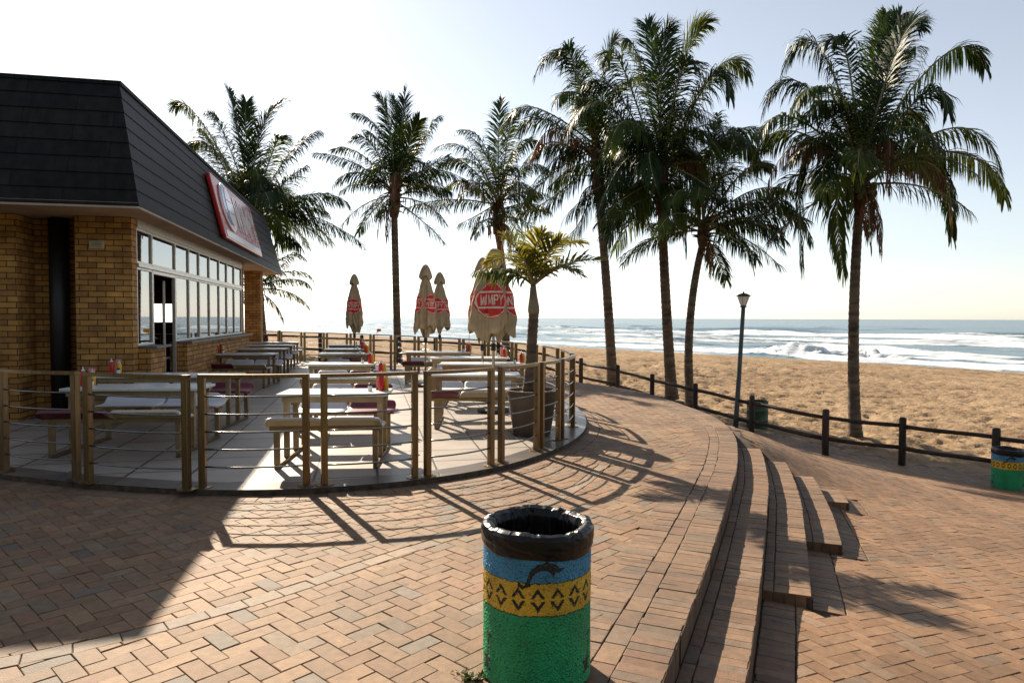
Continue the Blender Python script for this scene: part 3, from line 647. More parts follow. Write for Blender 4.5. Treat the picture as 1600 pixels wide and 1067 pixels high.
# interior
mb = MB(); mb.box(-.10, .02, .001, 8.78, 2.98, EZ); mb.build('window_header', M['alu'], bld)
mb = MB(); mb.box(-9, -.15, .02, 8.6, .0, .06); mb.build('interior_floor', M['slate'], bld)
mb = MB(); mb.box(-9, -.12, .56, 8.6, 2.985, 3.05); mb.build('ceiling', M['plwhite'], bld)
mb = MB(); mb.box(-4.4, -1.5, 5.6, 6.2, .06, 1.05); ct = mb.build('counter', M['counter'], bld)
mb = MB(); mb.box(-4.4, -1.45, 5.55, 6.25, 1.052, 1.1); mb.build('countertop', M['plwhite'], ct)
for (a, b_, c, d, h_) in ((-1.3, -.5, 3.3, 4.1, .75), (-1.9, -.7, 7.2, 7.9, 1.15)): mb = MB(); mb.box(a, b_, c, d, .06, h_); mb.build('inside_table', M['counter'], bld)
for k in range(4): mb = MB(); mb.box(-2.7, -2.2, 1.2 + k * 1.2, 1.26 + k * 1.2, .06, 1.15); mb.box(-2.7, -2.2, 1.26 + k * 1.2, 1.62 + k * 1.2, .06, .5); mb.build('inside_seat', M['counter'], bld)
# roof: three courses of shingles stepping down each face
rf = empty('roof_frame_tmp'); bpy.data.objects.remove(rf)
EX, EY, TX, TY, EF, TF = .45, -1.36, 0.0, -.65, 14.1, 13.5
LX = -9.6
mb = MB(); NC = 8
def roofpt(t): return (EX + (TX - EX) * t, EY + (TY - EY) * t, EZ + (TZ - EZ) * t, EF + (TF - EF) * t)
for k in range(NC):
    a = roofpt(k / NC); b_ = roofpt((k + 1) / NC + .004); lip = .009
    ax, ay, az, af = a; bx, by, bz, bf = b_
    # side face, front face, back face
    js = [ay - lip]; 
    vs = [(ax + lip, ay - lip, az), (ax + lip, af + lip, az), (bx, bf, bz), (bx, by, bz), (ax, ay, az), (ax, af, az), (LX, ay - lip, az), (LX, by, bz), (LX, ay, az), (LX, af + lip, az), (LX, bf, bz), (LX, af, az)]
    mb.add(vs, [(0, 1, 2, 3), (0, 4, 5, 1), (6, 0, 3, 7), (6, 8, 4, 0), (1, 9, 10, 2), (1, 5, 11, 9)])
mb.add([(TX, TY, TZ), (TX, TF, TZ), (LX, TF, TZ), (LX, TY, TZ)], [(0, 1, 2, 3)])
mb.box(LX, TX + .03, TY - .03, TY + .06, TZ - .03, TZ + .025); mb.box(TX - .06, TX + .03, TY + .06, TF, TZ - .03, TZ + .025)
m, nt, b = nmat('shingle'); L = nt.links; tc = N(nt, 'ShaderNodeTexCoord'); bt = N(nt, 'ShaderNodeTexBrick'); L.new(tc.outputs['UV'], bt.inputs['Vector'])
bt.inputs['Scale'].default_value = 1; bt.inputs['Brick Width'].default_value = 1.15; bt.inputs['Row Height'].default_value = (TZ - EZ) / NC; bt.inputs['Mortar Size'].default_value = .006; bt.offset = .43
bt.inputs['Color1'].default_value = (.011, .0105, .0105, 1); bt.inputs['Color2'].default_value = (.017, .016, .0155, 1); bt.inputs['Mortar'].default_value = (.004, .004, .004, 1)
mp = N(nt, 'ShaderNodeMapping'); mp.inputs['Scale'].default_value = (9, 9, .8); L.new(tc.outputs['Object'], mp.inputs[0])
nz = N(nt, 'ShaderNodeTexNoise'); nz.inputs['Scale'].default_value = 1; nz.inputs['Detail'].default_value = 6; L.new(mp.outputs[0], nz.inputs['Vector'])
mr = N(nt, 'ShaderNodeMapRange'); mr.inputs[1].default_value = .3; mr.inputs[2].default_value = .7; mr.inputs[3].default_value = .6; mr.inputs[4].default_value = 1.5; L.new(nz.outputs['Fac'], mr.inputs[0])
sc_ = N(nt, 'ShaderNodeVectorMath', operation='SCALE'); L.new(bt.outputs['Color'], sc_.inputs[0]); L.new(mr.outputs[0], sc_.inputs['Scale']); L.new(sc_.outputs[0], b.inputs['Base Color'])
b.inputs['Roughness'].default_value = .55; b.inputs['Specular IOR Level'].default_value = .12; bp = N(nt, 'ShaderNodeBump'); bp.inputs['Distance'].default_value = .008; L.new(bt.outputs['Fac'], bp.inputs['Height']); bp.invert = True; L.new(bp.outputs[0], b.inputs['Normal'])
M['shingle'] = m
for i, v_ in enumerate(mb.v): mb.v[i] = v_
rfo = mb.build('roof', M['shingle'], bld, uv=False)
ul = rfo.data.uv_layers.new(name='UVMap'); buf = []
for f in mb.f:
    a, b_, c = (Vector(mb.v[f[0]]), Vector(mb.v[f[1]]), Vector(mb.v[f[2]])); n_ = (b_ - a).cross(c - a)
    for i in f: p_ = mb.v[i]; buf.extend((p_[1], p_[2] - EZ) if abs(n_.x) > abs(n_.y) else (p_[0], p_[2] - EZ))
ul.data.foreach_set('uv', buf)
mb = MB(); mb.box(LX, EX - .01, EY + .01, EF - .01, EZ - .001, EZ + .05); mb.build('soffit', M['soffit'], bld)
mb = MB(); mb.box(LX, EX + .005, EY - .012, EY + .03, EZ - .03, EZ - .003); mb.box(EX - .03, EX + .012, EY + .032, EF, EZ - .03, EZ - .003); mb.build('eave_trim', M['fascia'], bld)
mb = MB(); mb.lathe([(.135, 0), (.135, EZ - .002)], 20, -1.13, .12); mb.build('downpipe', M['pipe'], bld, smooth=True)
pq = MB(); pq.box(-.57, -.37, -.262, -.241, 2.62, 2.73); plq = pq.build('plaque', M['plaque'], bld, bevel=.004)
pq = MB()
for k in range(4): pq.box(-.55, -.39 - .02 * (k % 2), -.2645, -.2625, 2.64 + k * .021, 2.647 + k * .021)
pq.build('plaque_lettering', M['darkmark'], plq)
# windows
ML = [0, .78, 2.155, 3.12, 3.96, 4.89, 5.90, 6.80, 7.74, 8.78]; fw = .028
def window(y0, y1, z0, z1, x=-.03, sub=()):
    f = MB(); f.box(x - .03, x + .03, y0, y0 + fw, z0, z1); f.box(x - .03, x + .03, y1 - fw, y1, z0, z1)
    f.box(x - .029, x + .029, y0 + fw, y1 - fw, z0, z0 + fw * 1.3); f.box(x - .029, x + .029, y0 + fw, y1 - fw, z1 - fw * 1.3, z1)
    for s_ in sub: f.box(x - .02, x + .045, s_ - .03, s_ + .03, z0 + fw * 1.3, z1 - fw * 1.3)
    o = f.build('window', M['alu'], bld, bevel=.004)
    g = MB(); g.box(x - .003, x + .003, y0 + fw, y1 - fw, z0 + fw, z1 - fw); g.build('pane', M['glass'], o)
    return o
TRZ = 2.40
for i in range(9): window(ML[i] + .002, ML[i + 1] - .002, TRZ + .03, 2.978)
window(.002, .778, 1.14, TRZ - .03)
for i in range(2, 9): window(ML[i] + .002, ML[i + 1] - .002, 1.14, TRZ - .03)
mb = MB(); mb.box(-.08, .03, .0, 8.78, TRZ - .028, TRZ + .028); mb.build('transom', M['alu'], bld, bevel=.004)
mb = MB(); mb.box(-.125, .27, .0, .80, 1.102, 1.138); mb.box(-.125, .27, 2.14, 8.9, 1.102, 1.138); mb.build('window_sill', M['slate'], bld, bevel=.004)
# door frame and a leaf standing open outwards
mb = MB(); mb.box(-.06, .0, .782, .83, .05, TRZ - .03); mb.box(-.06, .0, 2.1, 2.15, .05, TRZ - .03); mb.box(-.06, .0, .83, 2.1, TRZ - .09, TRZ - .03); mb.build('door_frame', M['alu'], bld, bevel=.004)
mb = MB(); DM = Matrix.Translation((-.17, 2.09, 0)) @ Matrix.Rotation(R(-164), 4, 'Z')
for (a, b_, z0, z1) in ((0, .09, .07, 2.26), (1.13, 1.22, .07, 2.26), (.09, 1.13, .07, .3), (.09, 1.13, 2.12, 2.26), (.09, 1.13, 1.02, 1.12)): mb.box(.0, .04, -b_, -a, z0, z1, M=DM)
dr = mb.build('door', M['alu'], bld, bevel=.004)
g = MB(); g.box(.017, .023, -1.13, -.09, .3, 1.02, M=DM); g.box(.017, .023, -1.13, -.09, 1.12, 2.12, M=DM); g.build('pane', M['glass'], dr)
g = MB(); g.tube([DM @ Vector(p_) for p_ in ((.04, -1.17, .95), (.08, -1.17, .97), (.08, -1.17, 1.2), (.04, -1.17, 1.22))], .012); g.build('handle', M['rod'], dr)
# left front window with pale frame
f = MB(); f.box(-1.93, -1.862, -.25, -.18, .96, 2.94); f.box(-3.59, -3.52, -.25, -.18, .96, 2.94); f.box(-3.52, -1.93, -.25, -.18, .96, 1.03); f.box(-3.52, -1.93, -.25, -.18, 2.87, 2.94)
o = f.build('window', M['alu'], bld, bevel=.005); g = MB(); g.box(-3.52, -1.93, -.222, -.214, 1.03, 2.87); g.build('pane', M['glass'], o)
# back windows so daylight comes through
f = MB()
for k in range(5): f.box(-4.6 + k * 1.1, -4.54 + k * 1.1, 8.66, 8.74, 1.452, 1.948)
f.build('rear_mullion', M['alu'], bld)

# cabinet against the front wall
cb = empty('service_cabinet', (*bl2w(-2.05, -.55), .05), TH); tag(cb, 'tan panelled cabinet with dark top against the brick wall at far left', 'cabinet')
mb = MB(); mb.box(-.9, .2, -.22, .28, 0, .98); mb.build('body', M['cabinet'], cb, bevel=.01)
mb = MB(); mb.box(-.94, .24, -.26, .3, .982, 1.05); mb.build('top', M['blackpl'], cb, bevel=.01)
mb = MB()
for z_ in (.3, .8): mb.lathe([(.014, z_), (.014, z_ + .02)], 8, .12, -.224)
mb.build('fixing', M['darkmark'], cb)

# sign on the mansard
fn = Vector((TZ - EZ, 0, EX - TX)).normalized(); fu = Vector((TX - EX, 0, TZ - EZ)).normalized()   # normal and up direction of the face
def facept(y, t, d): p_ = Vector((EX, y, EZ)) + fu * t + fn * d; return p_
sg = empty('restaurant_sign', (W0[0], W0[1], 0), TH); tag(sg, 'long glossy red sign with white lettering on the mansard roof side', 'sign')
def slab(mb, pts, d0, d1, mi=0):
    n = len(pts); vs = [facept(y, t, d0) for y, t in pts] + [facept(y, t, d1) for y, t in pts]
    mb.add(vs, [tuple(range(n))[::-1], tuple(range(n, 2 * n))] + [(i, (i + 1) % n, n + (i + 1) % n, n + i) for i in range(n)], mi)
def rrect(y0, y1, t0, t1, r=.12, n=5):
    o = []
    for (cy, ct, a0) in ((y1 - r, t0 + r, -90), (y1 - r, t1 - r, 0), (y0 + r, t1 - r, 90), (y0 + r, t0 + r, 180)):
        for k in range(n + 1): a = R(a0 + 90 * k / n); o.append((cy + r * math.cos(a), ct + r * math.sin(a)))
    return o
mb = MB(); slab(mb, rrect(4.1, 9.2, .2, 1.62), .02, .11); mb.build('board', M['signred'], sg, bevel=.02)
mb = MB(); slab(mb, rrect(4.32, 9.05, .24, .40, .07), .112, .116); mb.build('white_band', M['signwhite'], sg)
def ell(cy, ct, ry, rt, n=40, a0=0, a1=360): return [(cy + ry * math.cos(R(a0 + (a1 - a0) * k / n)), ct + rt * math.sin(R(a0 + (a1 - a0) * k / n))) for k in range(n)]
mb = MB(); slab(mb, ell(5.2, 1.0, .68, .56), .112, .15); em = mb.build('emblem', M['signwhite'], sg, bevel=.01)
mb = MB(); slab(mb, ell(5.05, 1.02, .44, .46), .151, .158); mb.build('emblem_centre', M['signblue'], em)
mb = MB(); slab(mb, ell(5.30, 1.02, .36, .46), .159, .166); mb.build('emblem_bun', M['signwhite'], em)
mb = MB()
for t_ in (.86, 1.14): slab(mb, [(5.0, t_), (5.58, t_), (5.58, t_ + .03), (5.0, t_ + .03)], .1665, .17)
mb.build('emblem_line', M['signred'], em)
mb = MB(); sy = 2.85 / TSZ[0]; st_ = .88 / TSZ[1]
for T_ in TXT:
    pts = [(7.56 + a * sy, 1.0 + b_ * st_) for a, b_ in T_]
    slab(mb, pts, .112, .128)
mb.build('lettering', M['signwhite'], sg)

# ------------------------------------------------------------------ railing panels round the terrace
def railing(A, B, label, z=.05, h=1.0, bow=.05):
    A = Vector((A[0], A[1], z)); B = Vector((B[0], B[1], z)); d = (B - A); Ln = d.length; az = math.atan2(d.y, d.x)
    rt = empty('railing_panel', A, az); tag(rt, label, 'railing', 'steel railing panels round the terrace')
    pw = .03
    for x in (0, Ln):
        m_ = MB(); m_.box(x - pw, x + pw, -pw, pw, .004, h); p_ = m_.build('post', M['steel'], rt, bevel=.005)
        m_ = MB(); m_.lathe([(.085, .001), (.085, .010), (.04, .016)], 18, x, 0); m_.build('base_flange', M['steel'], p_)
    m_ = MB(); n = 6
    pts = []
    for k in range(n + 1): t = k / n; pts.append((t * Ln, -bow * 4 * t * (1 - t)))
    vs = []
    for (x, y) in pts: vs += [(x, y - .03, h), (x, y + .03, h), (x, y + .03, h + .032), (x, y - .03, h + .032)]
    vs = [(x + (-.03 if i < 4 else (.03 if i >= len(vs) - 4 else 0)), y, z_ ) for i, (x, y, z_) in enumerate(vs)]
    vs = [(x, y, z_ + .0006) for x, y, z_ in vs]
    fs = [(i * 4 + j, (i + 1) * 4 + j, (i + 1) * 4 + (j + 1) % 4, i * 4 + (j + 1) % 4) for i in range(n) for j in range(4)] + [(0, 1, 2, 3), (n * 4 + 3, n * 4 + 2, n * 4 + 1, n * 4)]
    m_.add(vs, fs); m_.build('top_rail', M['steel'], rt)
    for zz in (.19, .35, .51, .67, .83):
        m_ = MB(); m_.tube([(x, y * 1.3, zz) for x, y in pts], .0085, 6); m_.build('rod', M['rod'], rt, smooth=True)
    return rt
fr = [atz(x, y, .05) for x, y in [(8, 738), (120, 750), (139, 754), (292, 765), (317, 761.5), (479, 758.5), (507, 758), (648, 746), (668, 744.5), (767, 727.5), (783, 723), (838, 704.5), (846, 702), (872, 688), (878, 685.5), (895, 667)]]
fl = ['steel railing panel in shade at the left edge, nearest the tan cabinet', 'steel railing panel in front of the shaded bench beside the brick pilaster',
      'wide steel railing panel half in sun, standing just past the building shadow', 'steel railing panel in front of the nearest sunlit bench, right of the wide one',
      'steel railing panel directly behind the foreground bin, red seats behind it', 'short steel railing panel in front of the left half of the brown pot',
      'narrow steel railing panel in front of the right side of the brown pot', 'steel railing panel at the right end of the terrace, right of the brown pot']
extra = [(-6.55, 7.28), (-5.12, 6.82)]
railing(extra[0], extra[1], 'steel railing panel cut off by the left edge of the photo')
for i in range(8): railing(fr[2 * i], fr[2 * i + 1], fl[i], bow=(.05 if i < 6 else .03))
# far side of the terrace: surveyed by picture column and distance
far = [(893, 10.1), (879, 11.3), (871, 11.75), (850, 12.9), (838, 13.3), (806, 14.6), (800, 14.8), (763, 15.9), (757, 16.0), (724, 17.0), (718, 17.2), (688, 18.0), (682, 18.2), (654, 19.1), (648, 19.25), (617, 20.2), (611, 20.4), (584, 21.1), (579, 21.25), (548, 22.0), (542, 22.15), (511, 22.9), (506, 23.05), (476, 23.8), (471, 23.95), (440, 24.8), (435, 24.95), (405, 25.8)]
fn_ = ['just beyond the brown pot at the right bend', 'second past the bend, seen past the palm trunk in the pot', 'third past the bend, right of the large parasol', 'behind the largest parasol', 'to the left of the largest parasol', 'right of the pair of parasols',
       'behind the pair of parasols', 'just right of the palm trunk behind the terrace', 'in front of the palm trunk behind the terrace', 'left of the palm trunk behind the terrace', 'behind the single parasol', 'left of the single parasol',
       'at the open gap before the far left tables', 'next to the brick corner pillar']
for i in range(14):
    a = atd(far[2 * i][0], 560, far[2 * i][1]); b_ = atd(far[2 * i + 1][0], 560, far[2 * i + 1][1])
    railing((a.x, a.y), (b_.x, b_.y), 'far-side steel railing panel ' + fn_[i], bow=.03)

# ------------------------------------------------------------------ table and bench sets
def seat_pad(w_, flip):
    """moulded pad with a low raised lip on its outer side; local: x centre, y 0 = outer lip"""
    prof = [(0.0, .535), (.015, .545), (.04, .535), (.075, .478), (.13, .455), (.30, .452), (.385, .458), (.41, .448)]
    n = 9; m_ = MB(); vs = []; xs_ = [(-w_ / 2 + w_ * k / (n - 1)) for k in range(n)]
    xs_ = [-w_ / 2, -w_ / 2 + .012, -w_ / 2 + .035, -w_ / 2 + .08, 0, w_ / 2 - .08, w_ / 2 - .035, w_ / 2 - .012, w_ / 2]
    for (y, z) in prof:
        for k, x in enumerate(xs_):
            e = min(k, n - 1 - k); dz = (-.026, -.009, -.002, 0, 0)[e]; ins = 0
            yy = y
            if y < .05: z2 = z + dz * 1.8
            else: z2 = z + dz * .5
            if y > .38: yy = y - (.03, .012, .003, 0, 0)[e]
            vs.append((x, yy, z2))
    k_ = len(prof); f1 = [(i * n + j, i * n + j + 1, (i + 1) * n + j + 1, (i + 1) * n + j) for i in range(k_ - 1) for j in range(n - 1)]
    th = .018; low = [(x, y + (th if y < .05 else 0) * 0 - (.012 if y < .05 else 0), z - th) for x, y, z in vs]
    # underside shell pushed outwards so that the lip has thickness
    m_.add(vs, f1, 0); b = len(vs)
    m_.add(low, [tuple(reversed(f)) for f in f1], 1)
    per = [j for j in range(n)] + [i * n + n - 1 for i in range(1, k_)] + [(k_ - 1) * n + j for j in range(n - 2, -1, -1)] + [i * n for i in range(k_ - 2, 0, -1)]
    m_.v += []; base = 0
    for a in range(len(per)):
        p1 = per[a]; p2 = per[(a + 1) % len(per)]; m_.f.append((p1, b + p1, b + p2, p2)); m_.m.append(1); m_.c.append(None)
    return m_
def mirror_y(m_, Dp):
    m_.v = [(x, Dp - y, z) for x, y, z in m_.v]; m_.f = [tuple(reversed(f)) for f in m_.f]; return m_
def tableset(pos, rz, Ln, ns, fc, bc, label, depth=1.5):
    rt = empty('table_bench_set', pos, rz); tag(rt, label, 'table set', 'fixed table and bench sets on the terrace')
    t0, t1 = depth / 2 - .29, depth / 2 + .29
    m_ = MB(); m_.box(-Ln / 2, -.002, t0, t1, .70, .732); m_.box(.002, Ln / 2, t0, t1, .70, .732); m_.build('tabletop', M['tabletop'], rt, bevel=.006)
    m_ = MB(); m_.box(-Ln / 2 + .05, Ln / 2 - .05, t0 + .04, t0 + .075, .635, .698); m_.box(-Ln / 2 + .05, Ln / 2 - .05, t1 - .075, t1 - .04, .635, .698); m_.build('apron', M['beam'], rt, bevel=.004)
    for s_ in (-1, 1):
        x = s_ * (Ln / 2 - .09)
        m_ = MB(); m_.box(x - .022, x + .022, .12, depth - .12, .002, .04); m_.build('floor_bar', M['steel'], rt, bevel=.004)
        for (y, zt) in ((.16, .425), (depth - .16, .425), (t0 + .09, .634), (t1 - .09, .634)):
            m_ = MB(); m_.box(x - .028, x + .028, y - .028, y + .028, .041, zt); m_.build('leg', M['beam'], rt, bevel=.004)
    for y in (.16, depth - .16):
        m_ = MB(); m_.box(-Ln / 2 + .02, Ln / 2 - .02, y - .03, y + .03, .392, .436); m_.build('seat_rail', M['beam'], rt, bevel=.004)
    w_ = Ln / ns
    for k in range(ns):
        x = -Ln / 2 + w_ * (k + .5)
        for side, cs in ((0, fc), (1, bc)):
            sp = seat_pad(w_ - .02, False)
            if side: sp = mirror_y(sp, depth)
            c = cs[k]; o = sp.build('seat', [M['maroon' if c == 'm' else 'wht'], M['maroon' if c == 'm' else 'cream']], rt, smooth=True); o.location = (x, 0, 0)
            if c == 'm': o['label'] = 'maroon moulded seat pad'
            md = o.modifiers.new('edges', 'EDGE_SPLIT'); md.split_angle = R(50)
    return rt, (t0, t1)
TS = []
def front_row(px0, px1, Dt, ns, fc, bc, label, row, rz=R(4)):
    """px0/px1: picture columns of the table ends, Dt distance of its near edge"""
    a = atd(px0, 560, Dt); b_ = atd(px1, 560, Dt); L_ = (b_ - a).length; cx = (a.x + b_.x) / 2
    cy = Dt - (.75 - .29)
    rt, tt = tableset((cx, cy, .05), rz, L_, ns, fc, bc, label); TS.append((rt, L_, tt, row)); return rt
front_row(100, 309, 7.75, 2, 'mw', 'ww', 'shaded table set with grey-white seats nearest the front wall, behind the left railing', 'L')
front_row(152, 364, 9.45, 3, 'www', 'wwm', 'long shaded table set second from the front, maroon seat at its right end', 'L')
front_row(330, 426, 15.1, 2, 'mw', 'ww', 'shaded table set just past the open door below the windows', 'L')
front_row(352, 443, 17.6, 2, 'ww', 'ww', 'shaded table set second past the door along the window wall', 'L')
front_row(372, 454, 19.9, 2, 'ww', 'ww', 'shaded table set third past the door along the window wall', 'L')
front_row(388, 464, 22.2, 2, 'ww', 'ww', 'shaded table set farthest along the window wall by the corner pillar', 'L')
front_row(437, 609, 7.28, 2, 'ww', 'wm', 'sunlit table set nearest the photo centre, cream bench backs facing out', 'M')
front_row(466, 605, 9.35, 2, 'ww', 'wm', 'sunlit table set second in the middle row, maroon right seat behind it', 'M')
front_row(480, 585, 11.9, 2, 'ww', 'wm', 'sunlit table set third in the middle row', 'M')
front_row(499, 577, 15.4, 2, 'wm', 'wm', 'sunlit table set fourth in the middle row, maroon seats at its right', 'M')
front_row(508, 571, 17.6, 2, 'wm', 'ww', 'sunlit table set fifth in the middle row', 'M')
front_row(513, 568, 20.2, 2, 'ww', 'ww', 'sunlit table set farthest in the middle row, near the far railing', 'M')
front_row(676, 815, 9.8, 2 + 1, 'mww', 'www', 'sunlit table set nearest in the right row, red seat at its left end', 'R', R(2))
front_row(688, 826, 12.1, 3, 'mww', 'wwm', 'sunlit table set second in the right row beside the large parasol pole', 'R', R(2))
front_row(672, 797, 13.95, 3, 'wmw', 'www', 'sunlit table set third in the right row behind the large parasol pole', 'R', R(2))
front_row(632, 739, 16.3, 3, 'mww', 'www', 'sunlit table set farthest in the right row behind the pair of parasols', 'R', R(2))

# condiments
def bottle(kind, label, group):
    rt = empty({'r': 'sauce_bottle', 'y': 'mustard_bottle', 's': 'shaker'}[kind]); tag(rt, label, {'r': 'sauce bottle', 'y': 'mustard bottle', 's': 'shaker'}[kind], group)
    if kind == 's':
        m_ = MB(); m_.lathe([(.022, 0), (.026, .01), (.024, .05), (.02, .062)], 14); m_.build('body', M['plwhite'], rt, smooth=True)
        m_ = MB(); m_.lathe([(.021, .063), (.022, .075), (.012, .088)], 14); m_.build('cap', M['blackpl'], rt, smooth=True)
    else:
        k = 1.0 if kind == 'r' else .86
        m_ = MB(); m_.lathe([(.030, 0), (.033, .01 * k), (.033, .14 * k), (.026, .165 * k), (.018, .172 * k)], 16); m_.build('body', M['red' if kind == 'r' else 'yellow'], rt, smooth=True)
        m_ = MB(); m_.lathe([(.020, .173 * k), (.020, .19 * k), (.006, .197 * k), (.004, .225 * k)], 14); m_.build('cap', M['plwhite'], rt, smooth=True)
    return rt
def menu_card(label):
    rt = empty('menu_card'); tag(rt, label, 'menu card', 'pink menu cards standing on tables')
    m_ = MB(); m_.add([(-.05, 0, 0), (.05, 0, 0), (.05, .03, .2), (-.05, .03, .2), (-.05, .004, 0), (.05, .004, 0), (.05, .034, .2), (-.05, .034, .2)], [(0, 1, 2, 3), (7, 6, 5, 4), (0, 4, 5, 1), (1, 5, 6, 2), (2, 6, 7, 3), (3, 7, 4, 0)]); m_.build('card', M['pink'], rt)
    m_ = MB(); m_.box(-.055, .055, -.02, .05, -.0, .012); m_.build('holder', M['blackpl'], rt)
    return rt
names = ['the shaded table nearest the front wall', 'the long shaded table beside the brick pilaster', 'the shaded table just past the door', 'the second shaded table past the door', 'the third shaded table past the door', 'the shaded table by the corner pillar',
         'the nearest sunlit table of the middle row', 'the second table of the middle row', 'the third table of the middle row', 'the fourth table of the middle row', 'the fifth table of the middle row', 'the farthest table of the middle row',
         'the nearest table of the right row', 'the second table of the right row', 'the third table of the right row', 'the farthest table of the right row']
for (rt, L_, tt, row), nm in zip(TS, names):
    if nm in ('the nearest table of the right row',): continue
    side = -1 if row == 'L' else 1
    def put(o, dx, dy, rz=0):
        Mw = Matrix.Translation(rt.location) @ Matrix.Rotation(rt.rotation_euler.z, 4, 'Z')
        p_ = Mw @ Vector((side * (L_ / 2 - dx), (tt[0] + tt[1]) / 2 + dy, .7325)); o.location = p_; o.rotation_euler = (0, 0, rz)
    far_ = rt.location.y > 16.8
    put(bottle('r', 'red sauce bottle on ' + nm, 'red sauce bottles on the tables'), .10, .02)
    put(bottle('y', 'yellow mustard bottle on ' + nm, 'yellow mustard bottles on the tables'), .17 if row == 'L' else .06, .09)
    if not far_ or row == 'M': put(bottle('s', 'small dark-capped shaker on ' + nm, 'shakers on the tables'), .22, -.03)
    if row == 'L' or nm.startswith('the farthest table of the right') or nm.startswith('the nearest sunlit') or nm.startswith('the third table of the right'):
        put(menu_card('pink menu card standing on ' + nm), .12, .13, R(15 * side))

# ------------------------------------------------------------------ closed parasols
def parasol(base, top, Rb, a0, label, hem=1.42, tail=1.15, seed=1, tilt=0):
    base = Vector(base); rt = empty('closed_parasol', base); tag(rt, label, 'parasol', 'closed cream parasols on the terrace')
    H = top - base.z
    m_ = MB(); m_.lathe([(.24, .0), (.26, .01), (.26, .05), (.22, .07)], 8); m_.build('base', M['blackpl'], rt)
    m_ = MB(); m_.lathe([(.022, .07), (.022, H - .02)], 12); m_.build('pole', M['polemetal'], rt, smooth=True)
    m_ = MB(); m_.lathe([(.04, tail - base.z - .12), (.04, tail - base.z)], 12); m_.build('winder_collar', M['blackpl'], rt)
    nc, nr = 260, 170; th = np.linspace(0, 2 * np.pi, nc, endpoint=False); s = np.linspace(0, 1, nr); Th, S = np.meshgrid(th, s)
    rs = np.random.RandomState(seed); ph = rs.uniform(0, 6.28, 6)
    zt = H; zc = (hem - base.z); body0 = H - .44
    # main body from the neck down to the hem, uneven tail points
    hemz = zc - .13 * np.clip(np.sin(Th * 2 + ph[0]), 0, 1) ** 2 - .10 * np.clip(np.sin(Th * 3 + ph[1]), 0, 1) + .05 * np.sin(Th * 5 + ph[2])
    ztop = H - .17; Zb = ztop + (hemz - ztop) * S
    prof = np.interp(S, [0, .08, .22, .45, .75, .93, 1], [.16, .24, .5, .82, 1.0, 1.0, .96])
    fold = 1 + .17 * np.sin(4 * Th + ph[3] + .8 * S) * np.clip(S * 2.2, 0, 1) + .055 * np.sin(9 * Th + ph[4] + 2.2 * S) + .035 * np.sin(17 * Th + 3 * S + ph[5]) + .02 * np.sin(29 * Th + 9 * S)
    rad = Rb * prof * fold + .012 * np.sin(S * 26 + 3 * np.sin(Th * 3)) * S
    X = rad * np.cos(Th); Y = rad * np.sin(Th)
    mi = np.zeros(Th.shape, int)
    zl = H - (H - zc) * .64
    for k in range(3):
        d = (Th - a0 - k * 2 * np.pi / 3 + np.pi) % (2 * np.pi) - np.pi; u = d * Rb * .92; v_ = Zb - zl; rr_ = np.hypot(u, v_); r0 = Rb * .95
        red = rr_ < r0; mi[red] = 1; ringw = (rr_ > r0 * .90) & (rr_ < r0 * .955); mi[ringw] = 2
        ln = red & (rr_ < r0 * .9) & (np.abs(np.abs(v_) - r0 * .42) < r0 * .05); mi[ln] = 2
        kx = TSZ[0] / (r0 * 1.52); ky = TSZ[1] / (r0 * .58)
        tx = in_tris(TXT, u * kx, v_ * ky) & (np.abs(v_) < r0 * .33); mi[tx] = 2
        off = (np.abs(v_) < r0 * .34) & (np.abs(u) < r0 * .94) & ~tx; mi[off & ~ringw] = 1
    V = np.stack([X, Y, Zb], -1).reshape(-1, 3); Fq = grid_faces(nr, nc, True)
    cn = np_mesh('canopy', V, Fq, [M['canvas'], M['canvred'], M['canvwhite']], rt, mi=mi[:-1].ravel())
    # inner tail of cloth hanging lower
    nr2 = 40; S2 = np.linspace(0, 1, nr2); Th2, S2 = np.meshgrid(th, S2)
    low = (tail - base.z) + .18 * (.5 + .5 * np.sin(Th2 * 2 + ph[2])) ; top2 = zc + .25; Z2 = top2 + (low - top2) * S2
    r2 = Rb * np.interp(S2, [0, .5, 1], [.85, .62, .28]) * (1 + .22 * np.sin(4 * Th2 + ph[1]) + .08 * np.sin(11 * Th2 + ph[0]))
    np_mesh('hem', np.stack([r2 * np.cos(Th2), r2 * np.sin(Th2), Z2], -1).reshape(-1, 3), grid_faces(nr2, nc, True), M['canvas'], cn)
    # wind vent cap
    nr3 = 30; S3 = np.linspace(0, 1, nr3); Th3, S3 = np.meshgrid(th, S3)
    r3 = Rb * np.interp(S3, [0, .12, .4, .8, 1], [.03, .2, .38, .56, .6]) * (1 + .07 * np.sin(4 * Th3 + ph[0]) * S3 + .04 * np.sin(8 * Th3 + ph[3]) * S3)
    Z3 = H - (.30 + .05 * np.sin(4 * Th3 + ph[4])) * S3 ** 1.25
    np_mesh('top_cap', np.stack([r3 * np.cos(Th3), r3 * np.sin(Th3), Z3], -1).reshape(-1, 3), grid_faces(nr3, nc, True), M['canvas'], cn)
    if tilt: rt.rotation_euler = (0, tilt, 0)
    return rt
def face_cam(x, y): return math.atan2(-y, -x)
def par(px, D, top_y, Rb, da, label, seed, **k):
    g_ = atd(px, 560, D); t_ = atd(px, top_y, D).z
    parasol((g_.x, g_.y, .05), t_, Rb, face_cam(g_.x, g_.y) + da, label, seed=seed, **k)
par(554, 19.0, 428, .23, -.1, 'single closed cream parasol with red emblem left of the palm trunk', 3)
par(665, 15.4, 413, .235, .75, 'taller of the pair of closed cream parasols right of the palm trunk', 4)
